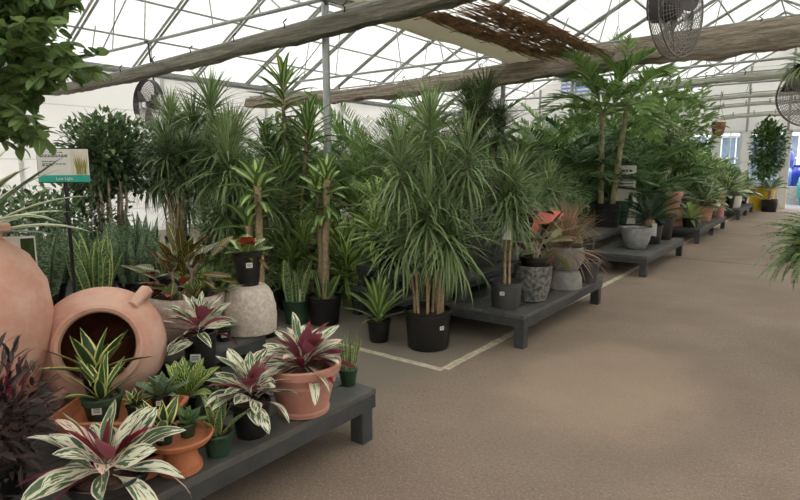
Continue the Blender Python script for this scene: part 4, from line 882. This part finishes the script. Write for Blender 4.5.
# ================================================================= palms in the middle distance
t = thing('areca_palm', 'feathery palm rising behind the largest dragon tree, left side', 'potted palm', (-5.0,6.2,0)); z = pot(t, .22, .3, 'black', .85)
palm(t, z, [(0,0,.5,0,0),(.1,.05,.35,.3,.1),(-.1,.0,.4,-.3,0),(0,-.1,.3,0,-.3)], nf=10, L=1.75, ll=.40, lw=.028, nl=34, mat='palm', low=42, droop=.85)
ar = t
for lb, loc, rz, sc in (('feathery palm right of the steel post, against the wall', (-6.6,6.5,0), 1, 1.0), ('feathery palm behind the largest dragon tree, right side', (-4.9,7.9,0), 2, 1.12), ('feathery palm seen over the lime dracaenas', (-5.9,7.3,0), 3.3, 1.15), ('feathery palm half hidden below the spiky dragon-tree head', (-5.6,8.9,0), 4.1, 1.05),
    ('feathery palm left of the steel post behind the corn plant', (-6.3,5.3,0), 5, .95), ('feathery palm under the thick curtain left of the twin-trunk palm', (-4.6,9.4,0), 5.6, .95), ('feathery palm far back below the blue louvre', (-5.4,11.5,0), .4, 1.05)): dup(ar, lb, loc, rz, sc)
t = thing('banana_plant', 'broad-leaved plant with big paddle leaves behind the spiky dragon-tree head', 'potted plant', (-4.3,8.6,0)); z = pot(t, .2, .3, 'black', .85); rosette(t, z, 14, 1.3, .26, 'broad', top=88, low=50, droop=.7, prof='petiole', r0=.06, wave=.04)
dup(t, 'broad paddle-leaved plant left of the twin-trunk palm fronds', (-4.4,10.6,0), 2.5, 1.25)
# twin trunk palm
t = thing('twin_trunk_palm', 'tall palm with two bare ringed trunks in a black pot', 'potted palm', (-2.96,9.75,ZT)); z = pot(t, .22, .40, 'black', .86)
palm(t, z, [(.05,.08,1.65,.08,.04),(-.1,-.05,1.55,-.03,.0)], nf=11, L=1.3, ll=.46, lw=.055, nl=22, mat='palm', trunk='palm_trunk', rt=.045, low=0, droop=1.15, el0=80, k=4)
# third bench
t = thing('stone_bowl', 'small weathered grey bowl at the front of the third bench', 'pot', (-2.28,9.0,Z2)); pot(t, .22, .32, 'stone', .6, squat=[(.55,0),(.62,.02),(.86,.35),(.97,.7),(1,1)], soil=True, fill=.9)
t = thing('sago_palm', 'dark green sago palm in a black pot right of the grey bowl', 'potted palm', (-2.27,9.72,Z2)); z = pot(t, .2, .3, 'black', .88)
F = Fol(); m = MB(); m.lathe([(.08,0),(.1,.05),(.07,.13),(.001,.16)], 16, c=(0,0,z-.02)); m.build('trunk','cane',t,smooth=True)
for i in range(34): frond(F, (0,0,z+.1), i*GA, R(80-68*(i/34)), random.uniform(.5,.62), .7, 32, .13, .011, ang=62, k=2, ld=.1, start=.12)
F.build('foliage','sago',t); m = MB(); m.box(.13,.2,-.2,-.19,z-.12,z+.08); o = m.build('plant_label','tag',t); o.rotation_euler = (0,0,R(-10))
t = thing('nursery_pot', 'large black nursery pot at the far end of the third bench', 'potted plant', (-2.25,10.42,Z2)); z = pot(t, .2, .36, 'black', .88); rosette(t, z, 22, .5, .05, 'broad', top=85, low=20, droop=.8, prof='corn')
t = thing('green_planter', 'dark green planter behind the sago palm', 'pot', (-3.0,10.38,ZT)); z = pot(t, .3, .42, 'green_pot', .85)
rp = thing('rhapis_palm', 'bushy dark lady palm behind the sago palm', 'potted palm', (-3.0,10.38,ZT+.37)); palm(rp, 0.02, [(0,0,.45,.1,0),(.12,.05,.7,.2,.1),(-.12,.0,.8,-.2,0),(0,-.1,.3,0,-.3),(.05,.1,.9,.1,.1),(-.05,-.12,.6,-.1,-.2)], nf=6, L=.62, ll=.34, lw=.032, nl=10, mat='palm_dark', low=0, droop=1.2, rt=.012, ang=80)
dup(rp, 'dark lady palm between the photo sign and the terracotta pots', (-3.4,11.6,0.02), 1.5, 1.3)
dup(rp, 'dark lady palm low behind the twin trunks', (-3.5,9.0,ZT+.02), 3, 1.05)
dup(rp, 'dark lady palm behind the fourth bench', (-3.9,11.9,0.02), 4, 1.5)
dup(rp, 'dark lady palm left of the twin trunks', (-4.4,9.2,0.02), 5, 1.45)
t = thing('photo_sign', 'upright sign with white card above a plant photo, right of the twin trunks', 'sign', (-2.80,10.25,ZT), R(18))
m = MB(); m.box(-.17,.17,0,.012,.02,.62); b = m.build('photo_panel','photo_back',t)
m = MB(); m.box(-.14,.14,.012,.03,.62,1.02); w = m.build('card','tag',t); 
m = MB(); m.box(-.14,.14,-.004,.011,.621,1.02); w2 = m.build('card_face','tag',t)
m = MB()
for zz, ws in ((.93,(.06,.035,.05)),(.84,(.08,.1))):
    x = -.11
    for q in ws: m.box(x, x+q, -.0055, -.0045, zz-.018, zz+.018); x += q+.02
for zz in (.76,.71,.66): m.box(-.11,.1,-.0055,-.0045,zz-.006,zz+.006)
m.build('print','ink',w2)
m = MB(); m.lathe([(.03,0),(.06,.08),(.05,.17),(.001,.2)], 12, c=(-.04,.0,.12)); m.build('pictured_pot','terra',b)
m = MB(); m.lathe([(.03,0),(.05,.08),(.03,.22),(.001,.25)], 12, c=(.07,.0,.3)); m.build('pictured_leaf','broad',b)
m = MB(); m.box(-.2,.2,-.05,.08,0,.02); m.build('foot','iron',t)

# trees and palms beyond
t = thing('umbrella_tree', 'tall rounded-leaf tree above the far benches', 'potted tree', (-3.0,13.4,Z2)); z = pot(t, .25, .35, 'black', .85); bush(t, (0,0,z+1.65), (.85,.85,.9), 1100, .2, .085, 'ficus', stems=4, zb=z, shell=.3, k=4, rc=.03, lump=.4)
ut = t
dup(ut, 'tall rounded-leaf tree left of the hanging face planter', (-3.6,16.5,0), 2, 1.15)
dup(ut, 'rounded-leaf tree under the third curtain', (-4.7,14.5,0), 4, 1.1)
for lb, loc, rz, sc in (('arching palm over the fourth bench', (-3.4,14.9,0), .6, .95), ('arching palm right of the twin-trunk palm', (-3.9,12.6,0), 2.2, 1.1), ('palm frond clump farthest down the aisle', (-3.5,17.6,0), 1.7, 1.0), ('far palm left of the third curtain end', (-5.6,14.5,0), 4.4, 1.4), ('far palm deep behind the fourth bench', (-5.0,17.5,0), 3.0, 1.25), ('far palm close to the end windows', (-4.6,20.6,0), 5.0, 1.0)): dup(ar, lb, loc, rz, sc)
kp = thing('kentia_palm', 'dark broad-leafleted palm right of the twin-trunk palm', 'potted palm', (-3.3,12.0,0)); z = pot(kp, .24, .35, 'black', .85)
palm(kp, z, [(0,0,.4,0,0),(.1,.05,.6,.3,.1),(-.1,0,.5,-.3,0)], nf=7, L=1.45, ll=.5, lw=.06, nl=17, mat='palm_dark', low=30, droop=1.1, k=4)
for lb, loc, rz, sc in (('dark broad-leafleted palm over the fourth bench pots', (-3.2,14.0,0), 1, 1.05), ('dark broad-leafleted palm behind the twin trunks, left', (-4.0,9.9,0), 2.4, 1.1), ('dark broad-leafleted palm deep in the middle of the row', (-4.4,12.9,0), 4, 1.3), ('dark broad-leafleted palm behind the spiky dragon-tree head', (-4.9,8.3,0), 5, 1.1)): dup(kp, lb, loc, rz, sc)
# fourth bench
def rosette_plant(name, label, loc, r, h, mat, potmat, n, L, W, rz=0, top=85, low=5, droop=.8, prof='petiole', rib=0, **kw):
    t = thing(name, label, 'potted plant', loc, rz); z = pot(t, r, h, potmat, .82, rib=rib); rosette(t, z, n, L, W, mat, top=top, low=low, droop=droop, prof=prof, r0=.05, **kw); return t
rosette_plant('bromeliad', 'yellow-green strap-leaved bromeliad at the near corner of the fourth bench', (-2.2,12.75,Z2), .16, .2, 'brom', 'black', 26, .55, .06, low=-15, prof='agave')
a1 = rosette_plant('aglaonema', 'pale splashed leaves in a pink terracotta pot on the fourth bench', (-2.25,14.5,Z2), .2, .34, 'agla', 'terra_pink', 46, .62, .2, stem=.25)
t = thing('terracotta_pot', 'orange terracotta pot raised on an upturned pot at the left of the fourth bench', 'pot', (-2.6,12.9,Z2+.36)); pot(t, .19, .34, 'terra_pink', .75, rolled=True)
t = thing('terracotta_pot', 'upturned pale terracotta pot carrying the orange pot', 'pot', (-2.6,12.9,Z2)); pot(t, .2, .35, 'terra_pink', 1.15, soil=False)
t = thing('terracotta_pot', 'tall pink terracotta cylinder at the end of the fourth bench', 'pot', (-2.15,15.75,Z2)); pot(t, .16, .6, 'terra_pink', .95)
t = thing('nursery_pot', 'black nursery pot with a white tag between the two pink pots', 'potted plant', (-2.3,15.25,Z2)); z = pot(t, .2, .36, 'black', .85, tag_at=-.9, tag_w=.06); rosette(t, z, 40, .6, .12, 'agla', low=0, droop=.8, prof='petiole', stem=.25)
for i, (lb, loc, rz, sc) in enumerate([('pale splashed leaves behind the pink terracotta pot', (-2.9,14.2,Z2), 1, 1.25), ('pale splashed leaves above the orange terracotta pot', (-2.95,13.2,Z2), 2, 1.3), ('pale splashed leaves at the back of the fourth bench', (-3.2,15.4,Z2), 3, 1.4), ('pale splashed leaves close to the pink cylinder', (-2.6,15.7,Z2), 4, 1.15)]): dup(a1, lb, loc, rz, sc)
# fifth bench
t = thing('white_pot', 'white ceramic pot at the front of the farthest bench', 'pot', (-2.35,19.6,Z2)); pot(t, .3, .5, 'white_pot', .8, squat=[(.8,0),(.9,.02),(1,.35),(.95,.7),(.6,.9),(.6,1)])
b1 = rosette_plant('aglaonema', 'mid-green leafy plant behind the white pot on the farthest bench', (-2.7,20.1,Z2), .24, .35, 'agla', 'black', 60, .8, .25, stem=.4)
for i, (lb, loc, rz, sc) in enumerate([('leafy green plant at the near corner of the farthest bench', (-2.4,19.05,Z2), 1, 1.0), ('leafy green plant in the middle of the farthest bench', (-2.4,20.7,Z2), 2, .9), ('leafy green plant at the far end of the farthest bench', (-2.3,21.7,Z2), 3, .85), ('tall leafy plant behind the farthest bench, left', (-3.4,18.9,Z2), 4, 1.4), ('tall leafy plant behind the farthest bench, middle', (-3.3,20.5,Z2), 5, 1.4), ('tall leafy plant behind the farthest bench, right', (-3.0,21.7,Z2), 6, 1.2)]): dup(b1, lb, loc, rz, sc)
# end of the aisle
t = thing('yellow_planter', 'big yellow glazed planter by the doorway', 'pot', (-1.88,23.4,0)); pot(t, .42, .82, 'yellow', .85)
t = thing('weeping_fig', 'tall dense fig tree in the yellow planter at the doorway', 'potted tree', (-1.88,23.4,.72)); 
m = MB(); m.tube([(0,0,-.05),(.03,0,.6),(0,.03,1.2)], [.05,.045,.03], 8); m.build('trunk','cane',t,smooth=True)
bush(t, (.08,0,1.38), (.46,.45,.95), 3000, .14, .075, 'broad', shell=.25, k=3, lump=.3, cols=2)
t = thing('small_palm', 'little palm in a black pot in front of the yellow planter', 'potted palm', (-1.58,22.7,0)); z = pot(t, .25, .42, 'black', .88); m = MB(); m.tube([(0,0,z-.02),(0,0,z+.35)], .05, 8); m.build('trunk','cane',t,smooth=True)
F = Fol()
for i in range(16): frond(F, (0,0,z+.33), i*GA, R(75-60*(i/16)), .55, .8, 16, .22, .03, k=2)
F.build('foliage','palm_dark',t)
# outside: glazed pots on a low wall, greenery
t = thing('display_ledge', 'low pale block ledge outside carrying blue glazed pots', 'ledge', (.2,28.4,-.02)); m = MB(); m.box(-1.9,4.5,-.4,.4,0,.72); m.build('ledge','stone',t)
t = thing('display_ledge', 'higher block ledge outside under the topmost cobalt jar', 'ledge', (.2,29.4,-.02)); m = MB(); m.box(-2.1,4.5,-.4,.4,0,1.3); m.build('ledge','stone',t)
for lb, loc, r, h, mt in (('cobalt glazed jar outside, standing highest', (-1.6,29.4,1.28), .33, .95, 'blue'), ('cobalt glazed jar outside, lower right of the highest one', (-1.08,28.4,.70), .3, .85, 'blue'), ('pale blue glazed jar outside, seen past the fig tree', (-1.42,28.4,.70), .26, .8, 'lightblue'), ('pale blue glazed jar outside, right of the cobalt ones', (-.4,28.4,.70), .28, .8, 'lightblue'), ('teal glazed jar outside at the right edge', (-.75,27.5,-.02), .3, 1.35, 'teal')):
    t = thing('glazed_jar', lb, 'jar', loc); m = MB(); m.lathe([(r*.55,0),(r*.6,.02),(r*.9,h*.35),(r,h*.6),(r*.85,h*.8),(r*.55,h*.9),(r*.65,h),(r*.5,h),(r*.45,h*.9),(.001,h*.5)], 32); m.build('jar', mt, t, smooth=True)
t = thing('greenhouse', 'second pale glazed greenhouse standing outside behind the end windows', 'building', (-6.5,33,-.02))
m = MB(); m.box(-7,5.2,0,6,0,3.0); m.build('walls','house_wall',t)
m = MB()
for i in range(20): m.box(-7+i*.64-.03,-7+i*.64+.03,-.04,-.001,0,3)
for zz in (.9,1.9,2.95): m.box(-7,5.2,-.045,-.002,zz-.03,zz+.03)
m.build('frame','white_paint',t)
m = MB(); m.add([(-7.1,-.1,3),(5.3,-.1,3),(5.3,6.1,3),(-7.1,6.1,3),(-7.1,3,4.4),(5.3,3,4.4)], [(0,1,5,4),(2,3,4,5),(0,4,3),(1,2,5)]); m.build('roof','white_paint',t)
t = thing('outdoor_tree', 'leafy green tree outside beyond the blue jars', 'tree', (1.6,35,-.02)); m = MB(); m.tube([(0,0,0),(0,.1,1.8)], [.12,.08], 8); m.build('trunk','stem',t); bush(t, (0,0,2.2), (2.0,1.2,1.6), 2200, .3, .16, 'ficus', shell=.4, k=2, cols=2)
dup(t, 'leafy green tree outside behind the end windows', (-6.5,44,-.02), 2, 1.1); dup(t, 'leafy green tree outside left of the doorway', (-2.5,43,-.02), 3, .9)
# hanging things
t = thing('face_planter', 'brown clay face planter hanging above the far benches', 'hanging planter', (-2.30,16.0,2.42), sc=.8); m = MB(); m.lathe([(.06,-.22),(.13,-.18),(.17,-.05),(.18,.1),(.19,.2),(.17,.2),(.16,.1),(.001,.05)], 28, .04, 7); m.build('pot','clay',t,smooth=True)
m = MB(); m.lathe([(.035,0),(.03,.05),(.001,.08)], 10, c=(.07,-.17,-.06)); m.build('nose','clay',t,smooth=True)
m = MB()
for a in (0,2.1,4.2): m.tube([(.18*math.cos(a),.18*math.sin(a),.19),(0,0,.7),(0,0,1.13)], .005, 4)
m.build('hanger','iron',t)
t = thing('hanging_fern', 'grey-green hanging plant in front of the fan at the right edge', 'hanging plant', (-.27,7.6,2.6)); m = MB(); m.lathe([(.1,-.14),(.15,-.02),(.16,0),(.001,-.01)], 24); m.build('pot','black',t,smooth=True)
rosette(t, 0, 150, .34, .022, 'marg', top=85, low=-30, droop=1.7, prof='ovate', cols=2, r0=.1)
m = MB()
for a in (0,2.1,4.2): m.tube([(.15*math.cos(a),.15*math.sin(a),0),(0,0,.45),(0,0,1.1)], .004, 4)
m.build('hanger','iron',t)
t = thing('hanging_fern', 'spidery hanging plant peeking over the thick curtain', 'hanging plant', (-3.35,11.1,3.62)); m = MB(); m.lathe([(.12,-.16),(.17,-.02),(.18,0),(.001,-.01)], 24); m.build('pot','black',t,smooth=True)
rosette(t, 0, 90, .5, .02, 'palm', top=85, low=0, droop=1.5, prof='strap', cols=2, r0=.1)
m = MB()
for a in (0,2.1,4.2): m.tube([(.17*math.cos(a),.17*math.sin(a),0),(0,0,.45),(0,0,.95)], .004, 4)
m.build('hanger','iron',t)
# boston fern on the right
t = thing('boston_fern', 'big arching fern at the right edge of the aisle', 'fern', (.06,5.42,.62)); z = pot(t, .15, .25, 'black', .8)
F = Fol()
for i in range(230): frond(F, (random.uniform(-.06,.06),random.uniform(-.06,.06),z), i*GA, R(80-78*(i/230)), random.uniform(.40,.60), random.uniform(1.2,2.0), 34, .06, .017, ang=85, k=2, ld=.2, start=.1, tipk=.1)
F.build('foliage','fern',t)
t = thing('plant_stand', 'thin dark pedestal under the big fern at the right edge', 'stand', (.06,5.42,0)); m = MB(); m.lathe([(.11,.60),(.125,.605),(.125,.619),(.001,.62)], 24); m.build('top','iron',t)
m = MB(); m.lathe([(.06,0),(.06,.012),(.018,.02),(.015,.2),(.018,.6),(.001,.602)], 16); m.build('post','iron',t, smooth=True)
